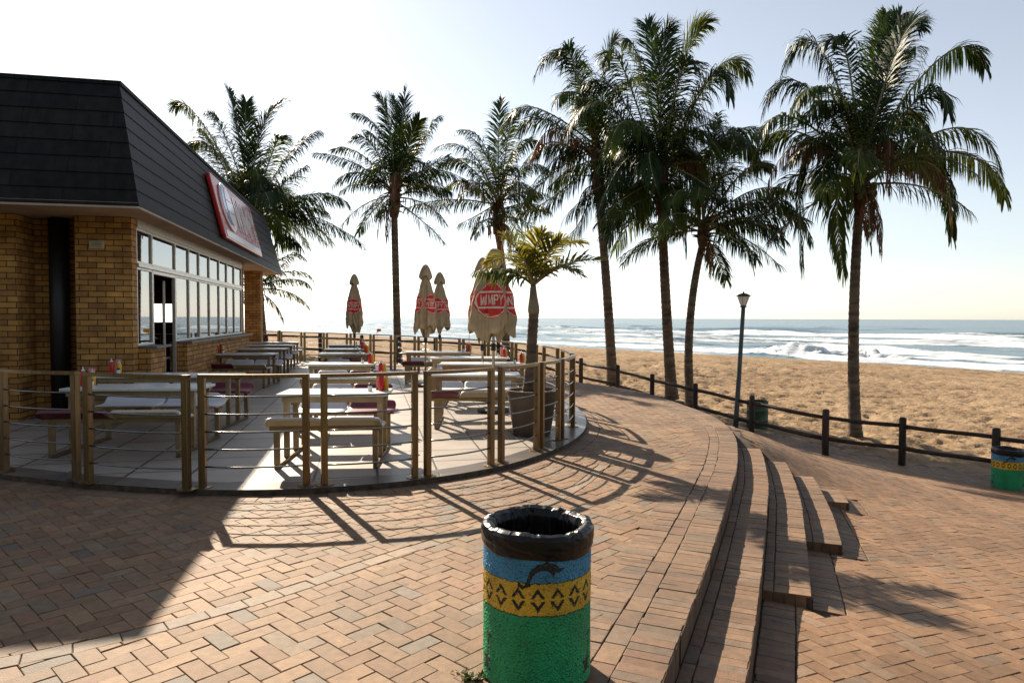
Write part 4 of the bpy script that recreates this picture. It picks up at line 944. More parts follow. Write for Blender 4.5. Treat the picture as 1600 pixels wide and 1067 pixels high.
par(687, 18.0, 425, .235, -.45, 'shorter rear one of the pair of closed cream parasols', 5)
par(771, 11.2, 388, .315, -.22, 'largest closed cream parasol with red emblem, left of the potted palm', 6, tail=1.18)
par(754, 12.9, 402, .27, 1.2, 'closed parasol half hidden behind the largest one on its left', 8, tail=1.1)

# ------------------------------------------------------------------ palms
def frond_mesh(base, mid, tip, nleaf, ll, width, droop, seed, rad0=.035, vee=.35, curl=1.0, missing=.04, fwd=0.0):
    rs = random.Random(seed); b0, m0, t0 = Vector(base), Vector(mid), Vector(tip); ctl = m0 * 2 - (b0 + t0) * .5
    def B(t): return b0 * (1 - t) ** 2 + ctl * 2 * t * (1 - t) + t0 * t * t
    def T(t): return ((ctl - b0) * 2 * (1 - t) + (t0 - ctl) * 2 * t).normalized()
    m_ = MB(); n = 14; m_.tube([B(k / n) for k in range(n + 1)], [rad0 * (1 - .88 * k / n) for k in range(n + 1)], 5, mi=1)
    twist = rs.uniform(-.35, .35) * (2.4 if fwd > .5 else 1)
    vs = []; fs = []
    side0 = None; gap = 0
    for k in range(nleaf):
        t = .14 + .86 * (k + rs.uniform(-.25, .25)) / nleaf; t = min(t, .998); p = B(t); tg = T(t)
        sd = tg.cross(Vector((0, 0, 1)))
        if sd.length < .15: sd = (side0 or Vector((1, 0, 0)))
        sd = (sd - tg * sd.dot(tg)).normalized()
        if side0 is not None and sd.dot(side0) < 0: sd = -sd
        side0 = sd; up = sd.cross(tg).normalized()
        if up.z < 0 and abs(tg.z) < .95: up = -up
        q = Matrix.Rotation(twist, 3, tg); sdr = q @ sd; upr = q @ up
        le = ll * (min(1, .45 + 1.6 * t) * (1 - .55 * max(0, t - .55) / .45)) * rs.uniform(.8, 1.12)
        if rs.random() < .02: gap = rs.randint(1, 3)
        if gap > 0: gap -= 1; continue
        for s_ in (-1, 1):
            if rs.random() < missing: continue
            fw_ = .42 + fwd + 1.25 * t * t + rs.uniform(-.2, .2)
            d = (sdr * s_ + tg * fw_ + upr * (vee + rs.uniform(-.3, .3))).normalized()
            g = droop * rs.uniform(.55, 1.45); q0 = p; w_ = width * rs.uniform(.75, 1.1); wd = (tg - d * tg.dot(d)).normalized() * (w_ / 2)
            d1 = (d + Vector((0, 0, -g * .35))).normalized(); q1 = q0 + d1 * le * .38; d2 = (d1 + Vector((0, 0, -g * .8 * curl))).normalized(); q2 = q1 + d2 * le * .34; d3 = (d2 + Vector((0, 0, -g * 1.1 * curl))).normalized(); q3 = q2 + d3 * le * .28
            i = len(vs); vs += [q0 - wd * .5, q0 + wd * .5, q1 - wd, q1 + wd, q2 - wd * .8, q2 + wd * .8, q3]
            fs += [(i, i + 1, i + 3, i + 2), (i + 2, i + 3, i + 5, i + 4), (i + 4, i + 5, i + 6)]
    m_.add(vs, fs, 0); return m_
def trunk_mesh(pts, r0, r1, flare=1.35, ringn=70):
    P3 = [Vector(p) for p in pts]; ctl = P3
    def B(t):
        if len(ctl) == 3: c = ctl[1] * 2 - (ctl[0] + ctl[2]) * .5; return ctl[0] * (1 - t) ** 2 + c * 2 * t * (1 - t) + ctl[2] * t * t
        return ctl[0] * (1 - t) + ctl[1] * t
    m_ = MB(); n = ringn; cs = []; rs_ = []
    for k in range(n + 1):
        t = k / n; r = r0 + (r1 - r0) * t; r *= 1 + (flare - 1) * math.exp(-t * 14); r *= 1 + (.045 if k % 2 else -.03) * random.uniform(.5, 1.3); cs.append(B(t)); rs_.append(r)
    m_.tube(cs, rs_, 14); return m_
def palm(label, tr, heart, specs, ll=.75, nleaf=46, width=.05, r0=.19, r1=.13, D=None, fill=10, flen=3.2, seed=0, zb=None, coco=False, droop=.5, rachis=.035, deadn=2, group='coconut palms along the beach'):
    """tr: picture points of trunk foot, middle, top; heart: picture point of crown centre; specs: fronds as (mid, tip, depth, kind)"""
    foot = atd(tr[0][0], tr[0][1], D); foot.z = zb if zb is not None else gz(foot.x, foot.y) - .08
    mid = atd(tr[1][0], tr[1][1], D); top = atd(tr[2][0], tr[2][1], D); hp = atd(heart[0], heart[1], D)
    rt = empty('palm_tree', foot); tag(rt, label, 'palm tree', group)
    def rel(v_): return v_ - foot
    trunk_mesh([rel(foot), rel(mid), rel(top)], r0 * .88, r1 * .88).build('trunk', M['trunk'], rt, smooth=True)
    rs = random.Random(seed); m_ = MB(); dv = (hp - top); n = 8
    m_.tube([rel(top - dv.normalized() * .12 + dv * (k / n) * .95) for k in range(n + 1)], [r1 * .8 + r1 * .75 * math.sin(math.pi * min(1, .12 + k / n * .85)) for k in range(n + 1)], 12)
    for k in range(26):
        a = rs.uniform(0, 6.28); t = rs.uniform(.05, .8); p_ = rel(top + dv * t); o_ = Vector((math.cos(a), math.sin(a), rs.uniform(-.2, .8))).normalized(); ln_ = rs.uniform(.2, .45) * (flen / 3.2)
        m_.tube([p_ + o_ * r1 * .9, p_ + o_ * (r1 + ln_ * .5) + Vector((0, 0, -.02)), p_ + o_ * (r1 + ln_) + Vector((0, 0, -.22 * ln_))], [.045, .03, .008], 5)
    m_.build('crown_shaft', M['fibre'], rt, smooth=True)
    def fr(b0, m0, t0, kind, sd, thin=0):
        L_ = (m0 - b0).length + (t0 - m0).length; dead = kind == 'd'
        fm = frond_mesh(rel(b0), rel(m0), rel(t0), max(28, int(nleaf * (2.3 if kind == 'u' else 1.8) * min(1.15, L_ / flen))), ll * (1.28 if not dead else 1.0), width * (.7 if dead else (.66 if thin else .86)), droop * (1 if kind != 'd' else 3.2) * (.45 if kind == 'u' else 1) * (1.9 if kind == 'w' else 1.5), sd, rachis, vee=(.22 if kind in ('g', 'u') else -.05), missing=(.35 if dead else (.22 if thin else .04)), fwd=(.75 if kind == 'u' else .28))
        o = fm.build('frond', [M['dead'] if dead else (M['leafb'] if (kind == 'b' or rs.random() < .3) else M['leaf']), M['rachis']], rt)
        if dead: o['label'] = 'dry brown drooping frond'
    i = 0
    for (mx_, my_, tx_, ty_, dz, kind) in specs:
        a = top + dv * rs.uniform(.35, .8); m0 = atd(mx_, my_, D + dz * .55); t0 = atd(tx_, ty_, D + dz); i += 1
        fr(a, m0, t0, kind, seed * 100 + i)
    for k in range(int(fill * 1.35)):
        a = 2 * math.pi * (k + rs.uniform(-.3, .3)) / fill; el = R(rs.choice([-25, -5, 15, 35, 50, 60, 72]) + rs.uniform(-8, 8)); L_ = flen * rs.uniform(.72, .95)
        # keep the filling fronds turned towards or away from the viewer so that the silhouettes stay as surveyed
        az = rs.choice([90, 270]) + rs.choice([-1, 1]) * rs.uniform(18, 66); h = Vector((math.cos(R(az)), math.sin(R(az)), 0))
        b0 = top + dv * rs.uniform(.3, .8); m0 = b0 + (h * math.cos(el) + Vector((0, 0, math.sin(el)))) * L_ * .52; t0 = m0 + (h * math.cos(el * .4) + Vector((0, 0, math.sin(el) * .3 - .62))).normalized() * L_ * .48
        fr(b0, m0, t0, 'g', seed * 100 + 50 + k, thin=1)
    for k in range(deadn):
        a = rs.uniform(0, 6.28); h = Vector((math.cos(a), -abs(math.sin(a)), 0)); b0 = top + dv * .2; m0 = b0 + h * flen * .16 + Vector((0, 0, -flen * .08)); t0 = m0 + h * flen * .06 + Vector((0, 0, -flen * rs.uniform(.28, .4)))
        fr(b0, m0, t0, 'd', seed * 100 + 80 + k)
    if coco:
        for k in range(9):
            a = rs.uniform(3.3, 6.2) if k < 7 else rs.uniform(0, 3); c = top + dv * .22 + Vector((math.cos(a) * .3, math.sin(a) * .3, rs.uniform(-.18, .15)))
            m_ = MB(); c = rel(c); m_.lathe([(.001, -.13), (.06, -.11), (.095, -.03), (.09, .04), (.05, .11), (.001, .13)], 10, cap=False); m_.v = [(x + c.x, y + c.y, z + c.z) for x, y, z in m_.v]; m_.build('coconut', M['coconut'], rt, smooth=True)
    return rt
palm('large palm farthest right on the sand, brown lower fronds and coconuts', ((1336, 690), (1334, 500), (1343, 320)), (1346, 238), [
    (1280, 74, 1222, 115, 1.0, 'g'), (1325, 98, 1300, 62, -.8, 'g'), (1379, 102, 1407, 24, .5, 'u'), (1398, 86, 1432, 39, -.6, 'u'), (1368, 110, 1385, 20, 1.4, 'u'), (1391, 135, 1430, 74, .8, 'g'), (1473, 88, 1539, 108, .6, 'g'),
    (1251, 130, 1193, 173, .5, 'g'), (1440, 150, 1482, 178, -1.6, 'g'), (1242, 185, 1191, 210, -1.3, 'g'), (1490, 200, 1564, 270, -.5, 'g'), (1500, 240, 1570, 313, .8, 'g'), (1457, 258, 1486, 375, -.7, 'd'), (1455, 250, 1488, 372, .9, 'w'),
    (1263, 222, 1200, 284, -.8, 'd'), (1262, 232, 1255, 424, .4, 'w'), (1310, 300, 1319, 434, -.4, 'w'), (1295, 250, 1288, 309, -1.4, 'g'), (1385, 212, 1386, 292, -1.2, 'd'), (1240, 205, 1180, 240, 1.2, 'w'), (1430, 215, 1470, 290, 1.6, 'g'), (1300, 150, 1245, 160, -1.8, 'g'), (1400, 180, 1450, 210, 2.0, 'g')],
    D=17.3, fill=12, flen=3.4, seed=1, coco=True, r0=.165, r1=.12, ll=.72, droop=.75, nleaf=50)
palm('tallest palm of the central cluster with dense dark crown', ((1050, 620), (1041, 480), (1034, 330)), (1033, 232), [
    (1025, 114, 1010, 39, .5, 'u'), (1034, 110, 1045, 45, -.5, 'u'), (1066, 105, 1104, 38, .4, 'u'), (1119, 108, 1169, 120, .6, 'g'), (1108, 125, 1141, 153, -1.2, 'g'), (1062, 120, 1089, 108, -1.4, 'g'), (1002, 105, 978, 60, .8, 'b'), (975, 110, 948, 92, -.9, 'b'),
    (961, 142, 905, 152, .4, 'g'), (945, 165, 886, 210, -1.0, 'g'), (1156, 202, 1207, 232, -.4, 'w'), (1140, 215, 1186, 266, 1.0, 'w'), (1111, 258, 1131, 315, -1.0, 'd'), (1105, 262, 1120, 322, .2, 'd'), (1015, 240, 1025, 292, -2.4, 'w'), (931, 250, 858, 292, .6, 'w'), (980, 300, 950, 388, -.4, 'w'),
    (950, 285, 880, 342, 1.2, 'w'), (1050, 290, 1063, 339, -1.5, 'w'), (1085, 240, 1090, 330, .5, 'w'), (985, 245, 935, 330, -1.4, 'w'), (1010, 270, 1000, 350, .6, 'w'), (1080, 200, 1130, 250, -2.0, 'g'), (985, 190, 950, 240, -2.0, 'b')],
    D=22.0, fill=16, flen=3.8, seed=2, r0=.2, r1=.15, ll=.85, nleaf=54, droop=.7, deadn=3)
palm('palm left of the tallest in the cluster, its crown behind and left', ((957, 600), (948, 450), (936, 312)), (930, 205), [
    (886, 92, 836, 118, .4, 'g'), (900, 110, 878, 80, -.7, 'g'), (945, 120, 960, 66, .5, 'u'), (841, 170, 800, 184, -.5, 'g'), (870, 200, 830, 250, -1.0, 'd'), (864, 222, 806, 278, .6, 'w'), (864, 308, 812, 331, -.2, 'w'), (912, 335, 876, 374, .4, 'w'), (961, 300, 950, 380, -.6, 'w'),
    (890, 232, 820, 305, .9, 'w'), (860, 190, 812, 205, .8, 'g'), (960, 150, 1000, 120, 1.0, 'g'), (985, 190, 1020, 230, 1.0, 'g'), (900, 150, 868, 160, -1.5, 'b'), (985, 290, 1010, 340, .8, 'w'), (915, 140, 905, 95, 1.1, 'b')],
    D=24.5, fill=14, flen=3.7, seed=3, r0=.205, r1=.15, ll=.8, nleaf=50, droop=.65)
palm('lower palm right of the tallest, leaning trunk and yellowish crown base', ((1079, 634), (1078, 505), (1098, 380)), (1099, 335), [
    (1025, 372, 967, 404, .3, 'g'), (1044, 350, 1010, 352, -.6, 'g'), (1150, 366, 1176, 418, -.4, 'g'), (1175, 346, 1226, 376, .5, 'g'), (1194, 336, 1260, 345, -.3, 'g'), (1170, 300, 1240, 300, .8, 'w'), (1112, 250, 1122, 178, .8, 'b'), (1140, 240, 1150, 200, 1.2, 'g'),
    (1060, 320, 1030, 330, 1.2, 'b'), (1190, 310, 1245, 330, -1.0, 'w'), (1160, 270, 1205, 262, .9, 'g'), (1070, 300, 1050, 320, -1.0, 'b'), (1215, 318, 1268, 380, .9, 'w')],
    D=20.5, fill=10, flen=3.1, seed=4, r0=.15, r1=.11, ll=.62, nleaf=44, droop=.6, deadn=1)
palm('slim straight palm rising left of the pair of parasols', ((622, 575), (619, 455), (616, 335)), (618, 280), [
    (595, 210, 553, 178, .3, 'g'), (608, 198, 591, 153, -.4, 'u'), (627, 205, 634, 140, .4, 'u'), (657, 225, 685, 184, .3, 'g'), (640, 225, 655, 188, -.7, 'u'), (620, 200, 612, 150, 1.0, 'u'), (555, 256, 493, 240, .2, 'g'), (570, 246, 520, 234, .8, 'g'), (585, 232, 550, 215, -.9, 'g'), (562, 270, 520, 290, -.4, 'w'),
    (672, 266, 732, 284, .3, 'w'), (668, 262, 702, 244, -.5, 'g'), (578, 280, 530, 300, .8, 'w'), (650, 280, 690, 305, .9, 'w'), (600, 318, 588, 336, -.2, 'w'), (618, 270, 614, 310, -1.6, 'd'), (670, 290, 705, 300, -.6, 'w'), (600, 235, 575, 205, 1.4, 'g'), (640, 250, 665, 215, 1.2, 'g')],
    D=26, fill=10, flen=3.0, seed=5, r0=.165, r1=.14, ll=.62, nleaf=42, droop=.5, deadn=2)
palm('palm behind the largest parasol with shaggy brown skirt under its crown', ((790, 545), (788, 450), (777, 362)), (782, 300), [
    (756, 226, 717, 204, .3, 'g'), (779, 215, 784, 156, .4, 'u'), (792, 225, 802, 180, -.5, 'g'), (735, 238, 675, 234, .4, 'g'), (716, 250, 672, 278, -.4, 'w'), (705, 312, 633, 326, .4, 'w'), (748, 335, 717, 350, -.2, 'w'), (808, 228, 860, 234, .3, 'w'), (820, 262, 862, 270, .8, 'w'), (818, 300, 860, 306, -.4, 'w'),
    (822, 318, 860, 330, .5, 'w'), (737, 282, 715, 312, -1.3, 'd'), (742, 256, 700, 262, .9, 'g'), (765, 255, 735, 215, -1, 'g'), (800, 255, 830, 215, 1.0, 'g'), (785, 325, 786, 372, -.8, 'd'), (768, 325, 765, 368, -.6, 'd'), (730, 285, 690, 300, .9, 'w')],
    D=28, fill=10, flen=3.1, seed=6, r0=.19, r1=.15, ll=.65, nleaf=42, droop=.55, deadn=4, zb=-.4)
palm('palm rising behind the mansard roof of the restaurant', ((412, 560), (405, 460), (398, 372)), (396, 312), [
    (314, 190, 275, 167, .3, 'g'), (371, 205, 358, 142, .4, 'u'), (355, 222, 331, 178, -.4, 'g'), (405, 215, 444, 158, .3, 'u'), (449, 245, 496, 206, .3, 'g'), (425, 240, 442, 212, -.8, 'b'), (479, 305, 543, 316, .2, 'w'), (487, 338, 568, 382, .3, 'w'), (442, 357, 470, 386, -.4, 'w'),
    (330, 230, 288, 240, .7, 'b'), (385, 220, 385, 160, .8, 'u'), (430, 355, 432, 392, .3, 'w'), (330, 280, 280, 300, -.5, 'g'), (440, 290, 480, 260, -1.1, 'g'), (455, 325, 510, 330, .9, 'w'), (340, 245, 310, 200, 1.2, 'b'), (435, 362, 455, 374, .8, 'w')],
    D=27, fill=18, flen=3.7, seed=7, r0=.2, r1=.16, ll=.8, nleaf=60, droop=.55, deadn=0, zb=-.1)
palm('short palm low behind the brick corner pillar', ((398, 560), (397, 500), (392, 470)), (390, 445), [
    (445, 402, 479, 408, .2, 'g'), (455, 424, 490, 440, .3, 'g'), (452, 436, 486, 448, -.4, 'w'), (450, 456, 484, 482, .2, 'w'), (425, 470, 443, 500, .3, 'w'), (430, 425, 460, 396, .7, 'g'), (350, 420, 320, 440, .4, 'g'), (415, 420, 425, 395, -.6, 'g')],
    D=30, fill=6, flen=2.6, seed=8, r0=.17, r1=.14, ll=.5, nleaf=34, droop=.55, deadn=0, zb=-.1)

# potted palm and its pot
px, py = .27, 9.05
pt = empty('plant_pot', (px, py, .05)); tag(pt, 'large dark brown tapering pot holding the small palm', 'plant pot')
m_ = MB(); m_.lathe([(.235, .0), (.25, .02), (.33, .56), (.345, .57), (.345, .60), (.31, .60), (.30, .53)], 40, cap=False); m_.lathe([(.001, .001), (.235, .001)], 40, cap=False); m_.build('body', M['pot'], pt, smooth=True).modifiers.new('e', 'EDGE_SPLIT').split_angle = R(40)
V = []; 
m_ = MB(); rings = [(0.001, .56), (.1, .56), (.2, .55), (.303, .545)]; m_.lathe(rings, 24, cap=False)
m_.v = [(x, y, z + random.uniform(-.012, .02)) for x, y, z in m_.v]; m_.build('soil', M['soil'], pt)
D = 9.0; rt = empty('potted_palm', (px, py, .61)); tag(rt, 'small backlit yellow-green palm with smooth trunk growing in the brown pot', 'palm tree')
foot = Vector((px, py, .60)); tp_ = atd(833, 447, 9.05); md_ = atd(836, 490, 9.05)
m_ = MB(); cs = []; rs_ = []
for k in range(31):
    t = k / 30; y_ = 612 + (490 - 612) * t; p_ = atd(826 + 8 * t, y_, 9.05) - foot; cs.append(p_); rs_.append(.072 * (1 + .3 * math.exp(-t * 9)) * (1 + (.05 if k % 2 else -.04)) * (1 - .06 * t))
m_.tube(cs, rs_, 16); m_.build('trunk', M['trunk'], rt, smooth=True)
m_ = MB(); pA = cs[-1] + Vector((0, 0, -.02)); pB = tp_ - foot
m_.tube([pA + (pB - pA) * (k / 8) for k in range(9)], [.07, .079, .077, .07, .061, .053, .047, .043, .038], 16); m_.build('crown_shaft', M['fibre'] if False else mat('shaft', (.24, .20, .13), .6, var=.2, scale=5), rt, smooth=True)
sp_ = [(884, 415, 936, 408, .1, .30), (868, 392, 908, 382, .5, .28), (816, 402, 788, 374, .3, .28), (834, 396, 850, 366, -.25, .26), (792, 424, 742, 424, -.15, .26), (800, 408, 765, 412, .6, .26), (850, 405, 880, 374, -.4, .28), (820, 410, 805, 392, -.5, .24), (870, 420, 905, 430, -.35, .24), (808, 425, 775, 440, .4, .22)]
for k, (mx_, my_, tx_, ty_, dz, l_) in enumerate(sp_):
    a = tp_ - foot; m0 = atd(mx_, my_, 9.05 + dz * .55) - foot; t0 = atd(tx_, ty_, 9.05 + dz) - foot
    dk = k in (4,)
    frond_mesh(a, m0, t0, 46, l_ * 1.3, .026, .35 if k != 4 else 1.2, 900 + k, rad0=.02, vee=.5 if k != 4 else .1).build('frond', [M['leafy'] if k not in (4, 9) else M['leafb'], M['rachis']], rt)

# ------------------------------------------------------------------ log fence along the beach
posts = [(10.6, 10.4), (8.85, 12.4), (8.0, 13.9), (6.7, 14.5), (5.72, 16.2), (4.83, 17.9), (4.02, 19.5), (3.28, 21.1), (2.3, 22.7), (1.13, 24.2), (-.5, 25.0), (-2.85, 25.3), (-4.2, 25.3), (-5.55, 25.2), (-7.0, 24.9), (-8.6, 25.2), (-10.3, 25.6)]
lf = empty('log_fence', (*posts[2], gz(*posts[2]))); tag(lf, 'dark round-log fence with two rails along the edge of the sand', 'fence'); Lo = Vector(lf.location)
pz = []
for (x, y) in posts:
    z = gz(x, y) + .02; pz.append(z); m_ = MB(); r = .068 * random.uniform(.95, 1.08)
    m_.lathe([(r, -.3), (r, .3), (r * .98, .6), (r * .97, .93), (r * .8, .955), (r * .4, .965)], 16, 0, 0); m_.v = [(a + x - Lo.x, b_ + y - Lo.y, c + z - Lo.z) for a, b_, c in m_.v]; m_.build('post', M['logwood'], lf, smooth=True)
for k in range(len(posts) - 1):
    a = Vector((*posts[k], pz[k])) - Lo; b_ = Vector((*posts[k + 1], pz[k + 1])) - Lo
    for h in (.78, .33):
        m_ = MB(); pts = [a + (b_ - a) * t + Vector((0, 0, h + .012 * math.sin(t * 5 + k))) for t in (0, .2, .4, .6, .8, 1)]; m_.tube(pts, [.042 * random.uniform(.9, 1.1) for _ in pts], 10); m_.build('rail', M['logwood'], lf, smooth=True)

# ------------------------------------------------------------------ lamp post
g_ = atd(1149, 675, 16.6); zb = gz(g_.x, g_.y); tpz = atd(1161.5, 480, 16.6)
lp = empty('street_lamp', (g_.x, g_.y, zb)); tag(lp, 'slightly leaning grey lamp post with small lantern beside the log fence', 'street lamp'); Lo = Vector(lp.location)
m_ = MB(); t_ = tpz - Lo; m_.tube([t_ * (k / 6) for k in range(7)], [.062, .06, .058, .055, .052, .05, .048], 14); m_.build('pole', M['lamppole'], lp, smooth=True)
m_ = MB(); m_.lathe([(.05, -.01), (.075, .0), (.075, .035), (.05, .05)], 16); m_.v = [(x + t_.x, y + t_.y, z + t_.z) for x, y, z in m_.v]; m_.build('collar', M['lamppole'], lp)
m_ = MB(); m_.lathe([(.07, .052), (.14, .24), (.145, .26)], 12); m_.v = [(x + t_.x, y + t_.y, z + t_.z) for x, y, z in m_.v]; lamp = m_.build('lantern', M['lampglass'], lp)
m_ = MB()
for k in range(6):
    a = k * math.pi / 3; m_.tube([(t_.x + .073 * math.cos(a), t_.y + .073 * math.sin(a), t_.z + .05), (t_.x + .15 * math.cos(a), t_.y + .15 * math.sin(a), t_.z + .262)], .0035, 5)
m_.build('lantern_frame', M['blackpl'], lamp)
m_ = MB(); m_.lathe([(.17, .262), (.17, .275), (.11, .315), (.05, .335), (.02, .34), (.02, .36), (.008, .38)], 16); m_.v = [(x + t_.x, y + t_.y, z + t_.z) for x, y, z in m_.v]; m_.build('cap', M['blackpl'], lp, smooth=False)

# green drum behind the fence
g_ = atd(1183, 668, 17.6); dz_ = gz(g_.x, g_.y) - .06
dm = empty('drum_bin', (g_.x, g_.y, dz_)); tag(dm, 'dark green ribbed drum standing on sand behind the log fence', 'drum')
m_ = MB(); m_.lathe([(.26, 0), (.27, .01), (.265, .2), (.275, .22), (.265, .24), (.265, .45), (.275, .47), (.265, .49), (.265, .70), (.275, .715), (.25, .715), (.25, .3)], 28, cap=False); m_.build('body', M['drumgreen'], dm, smooth=True).modifiers.new('e', 'EDGE_SPLIT').split_angle = R(35)
m_ = MB(); m_.lathe([(.02, .05), (.245, .06)], 20, cap=False); m_.build('liner', M['blackpl'], dm)

# ------------------------------------------------------------------ painted concrete bins
BINR, BINH = .242, .648
dolph = [(-.085,-.042),(-.062,-.05),(-.052,-.036),(-.046,-.015),(-.035,.008),(-.012,.024),(.012,.03),(.022,.043),(.034,.03),(.055,.024),(.075,.012),(.098,.006),(.078,-.004),(.058,-.004),(.05,-.022),(.038,-.006),(.012,.004),(-.012,-.002),(-.028,-.018),(-.038,-.036),(-.034,-.052),(-.052,-.058),(-.066,-.062),(-.088,-.058)]
def bin_colors(Th, Zz):
    edge = fbm(Th * 14, Zz * 60, 3, 4) * .0035; z = Zz + edge; u = Th * BINR
    z = z - .062; G, Yl, Bl, K = np.array([.010, .34, .13]), np.array([.66, .42, .03]), np.array([.05, .26, .47]), np.array([.012, .012, .012])
    c = np.broadcast_to(G, Th.shape + (3,)).copy(); c[z > .287] = Yl; c[z > .428] = Bl
    blk = (np.abs(z - .287) < .0025) | (np.abs(z - .428) < .002)
    step = .0855; edge = edge * .45; uu = (u + edge) % step - step / 2; zz = Zz - .062 + edge - .357; d = np.abs(uu) / .037 + np.abs(zz) / .052
    ch = (d < 1.0) & (d > .56) & (np.abs(zz) > .0055); blk |= ch
    for u0, fl_, s_ in ((-1.55 * BINR + .0, 1, 1.0), (-1.55 * BINR + .55, -1, 1.0), (-1.55 * BINR - .5, 1, .9)):
        du = (u - u0 + math.pi * BINR) % (2 * math.pi * BINR) - math.pi * BINR
        blk |= in_poly([(a * fl_ * 1.12 * s_, b_ * 1.2 * s_) for a, b_ in dolph], du + edge, z - .478)
    # palms and turtles stencilled in black low on the green
    for u0 in (-1.57 * BINR - .285, -1.57 * BINR + .262, -1.57 * BINR + .68, -1.57 * BINR - .68):
        du = (u - u0 + math.pi * BINR) % (2 * math.pi * BINR) - math.pi * BINR; zz = z - .10
        blk |= (np.abs(du - .012 - (zz + .05) * .12) < .0055) & (zz > -.06) & (zz < .055)
        for a in (-2.6, -2.0, -.9, -.3, .2, 2.9):
            ex, ez = .04 * math.cos(a), .022 * math.sin(a) + .006; tt = np.clip(((du - .024) * ex + (zz - .058) * ez) / (ex * ex + ez * ez), 0, 1)
            blk |= np.hypot(du - .024 - ex * tt, zz - .058 - ez * tt + .02 * tt ** 2 * 1.0) < .006 * (1.1 - tt)
        blk |= (du / .024) ** 2 + ((zz + .075) / .028) ** 2 < 1
        blk |= np.hypot(du - .014, zz + .035) < .010
        for (a, b_) in ((-.028, -.055), (.03, -.055), (-.026, -.098), (.028, -.1)): blk |= ((du - a) / .012) ** 2 + ((zz - b_) / .007) ** 2 < 1
    blk &= (fbm(Th * 70, Zz * 220, 2, 12) > -.95)
    c[blk] = K
    sp_ = fbm(Th * 60, Zz * 240, 3, 31) > 1.15; c[sp_] = c[sp_] * .25
    return np.concatenate([c, np.ones(Th.shape + (1,))], -1)
def make_bin(loc, rz, label):
    rt = empty('litter_bin', loc, rz); tag(rt, label, 'litter bin', 'painted round concrete bins')
    nc, nr = 620, 210; th = np.linspace(-np.pi, np.pi, nc, endpoint=False); zs = np.linspace(.012, BINH, nr); Th, Zz = np.meshgrid(th, zs)
    rad = BINR * (1 + .004 * fbm(Th * 5, Zz * 8, 3, 2)) + .0016 * fbm(Th * 60, Zz * 230, 2, 6)
    np_mesh('painted_body', np.stack([rad * np.cos(Th), rad * np.sin(Th), Zz], -1).reshape(-1, 3), grid_faces(nr, nc, True), M['binpaint'], rt, colr=bin_colors(Th, Zz).reshape(-1, 4))
    m_ = MB(); m_.lathe([(BINR - .012, 0), (BINR - .012, .011), (.2, .0115)], 48); m_.build('foot', M['concrete'], rt, smooth=False)
    # black liner folded over the rim
    nc, nr = 360, 90; th = np.linspace(0, 2 * np.pi, nc, endpoint=False); s = np.linspace(0, 1, nr); Th, S = np.meshgrid(th, s)
    ax = [0, .30, .40, .47, .53, .60, .68, .78, 1.0]
    rp_ = np.interp(S, ax, [BINR + .006, BINR + .013, BINR + .012, BINR + .004, BINR - .018, BINR - .042, BINR - .055, BINR - .062, BINR - .08])
    zp_ = np.interp(S, ax, [BINH - .058, BINH - .012, BINH + .02, BINH + .036, BINH + .044, BINH + .034, BINH + .004, BINH - .07, BINH - .34])
    hemv = .016 * np.sin(Th * 2 + 1) + .012 * np.sin(3 * Th) ; zp_ = zp_ + np.where(S < .3, (1 - S / .3) * hemv * .8, 0)
    wr = fbm(Th * 7, S * 5, 4, 17); wr2 = 1 - np.abs(fbm(Th * 6.5 + wr * .6, S * 3, 2, 23)); rimw = np.exp(-((S - .55) / .17) ** 2)
    inn = np.clip((S - .42) / .1, 0, 1)
    rp_ = rp_ + (wr2 - .6) * (.0022 + .009 * inn) + .003 * fbm(Th * 3 + S * 9, S * 4, 2, 5) * (1 - inn) + .0015 * vnoise(Th * 12, S * 6, 3) * rimw; md_ = .35 + .65 * np.clip(.5 + vnoise(Th * 1.6, S * 0, 61), 0, 1); thw = Th + .35 * vnoise(Th * 2.3, S * 0, 62); zp_ = zp_ + rimw * (.009 * vnoise(thw * 2.7, S * 1.5, 63) + md_ * .012 * (.5 - np.abs(vnoise(thw * 4.1, S * 2 + thw, 9))) + .003 * vnoise(thw * 9, S * 5, 2))
    bgm = np_mesh('bin_liner', np.stack([rp_ * np.cos(Th), rp_ * np.sin(Th), zp_], -1).reshape(-1, 3), grid_faces(nr, nc, True), M['bag'], rt)
    m_ = MB(); m_.lathe([(.001, .2), (.2, .22)], 24, cap=False); m_.build('liner_bottom', M['bag'], bgm)
    return rt
b1 = atd(839, 900, 3.06); make_bin((b1.x, b1.y, 0), 0, 'large blue, yellow and green painted bin in the foreground with black bag over its rim')
b2 = atd(1574, 750, 11.9); z2 = gz(b2.x, b2.y); o2 = None
r0 = [o for o in col.objects if o.name.startswith('litter_bin') and o.parent is None][0]
o2 = copy_tree(r0); o2.location = (b2.x, b2.y, z2 + .005); o2.rotation_euler = (0, 0, R(-30)); o2['label'] = 'distant blue, yellow and green painted bin at the right edge by the last fence post'

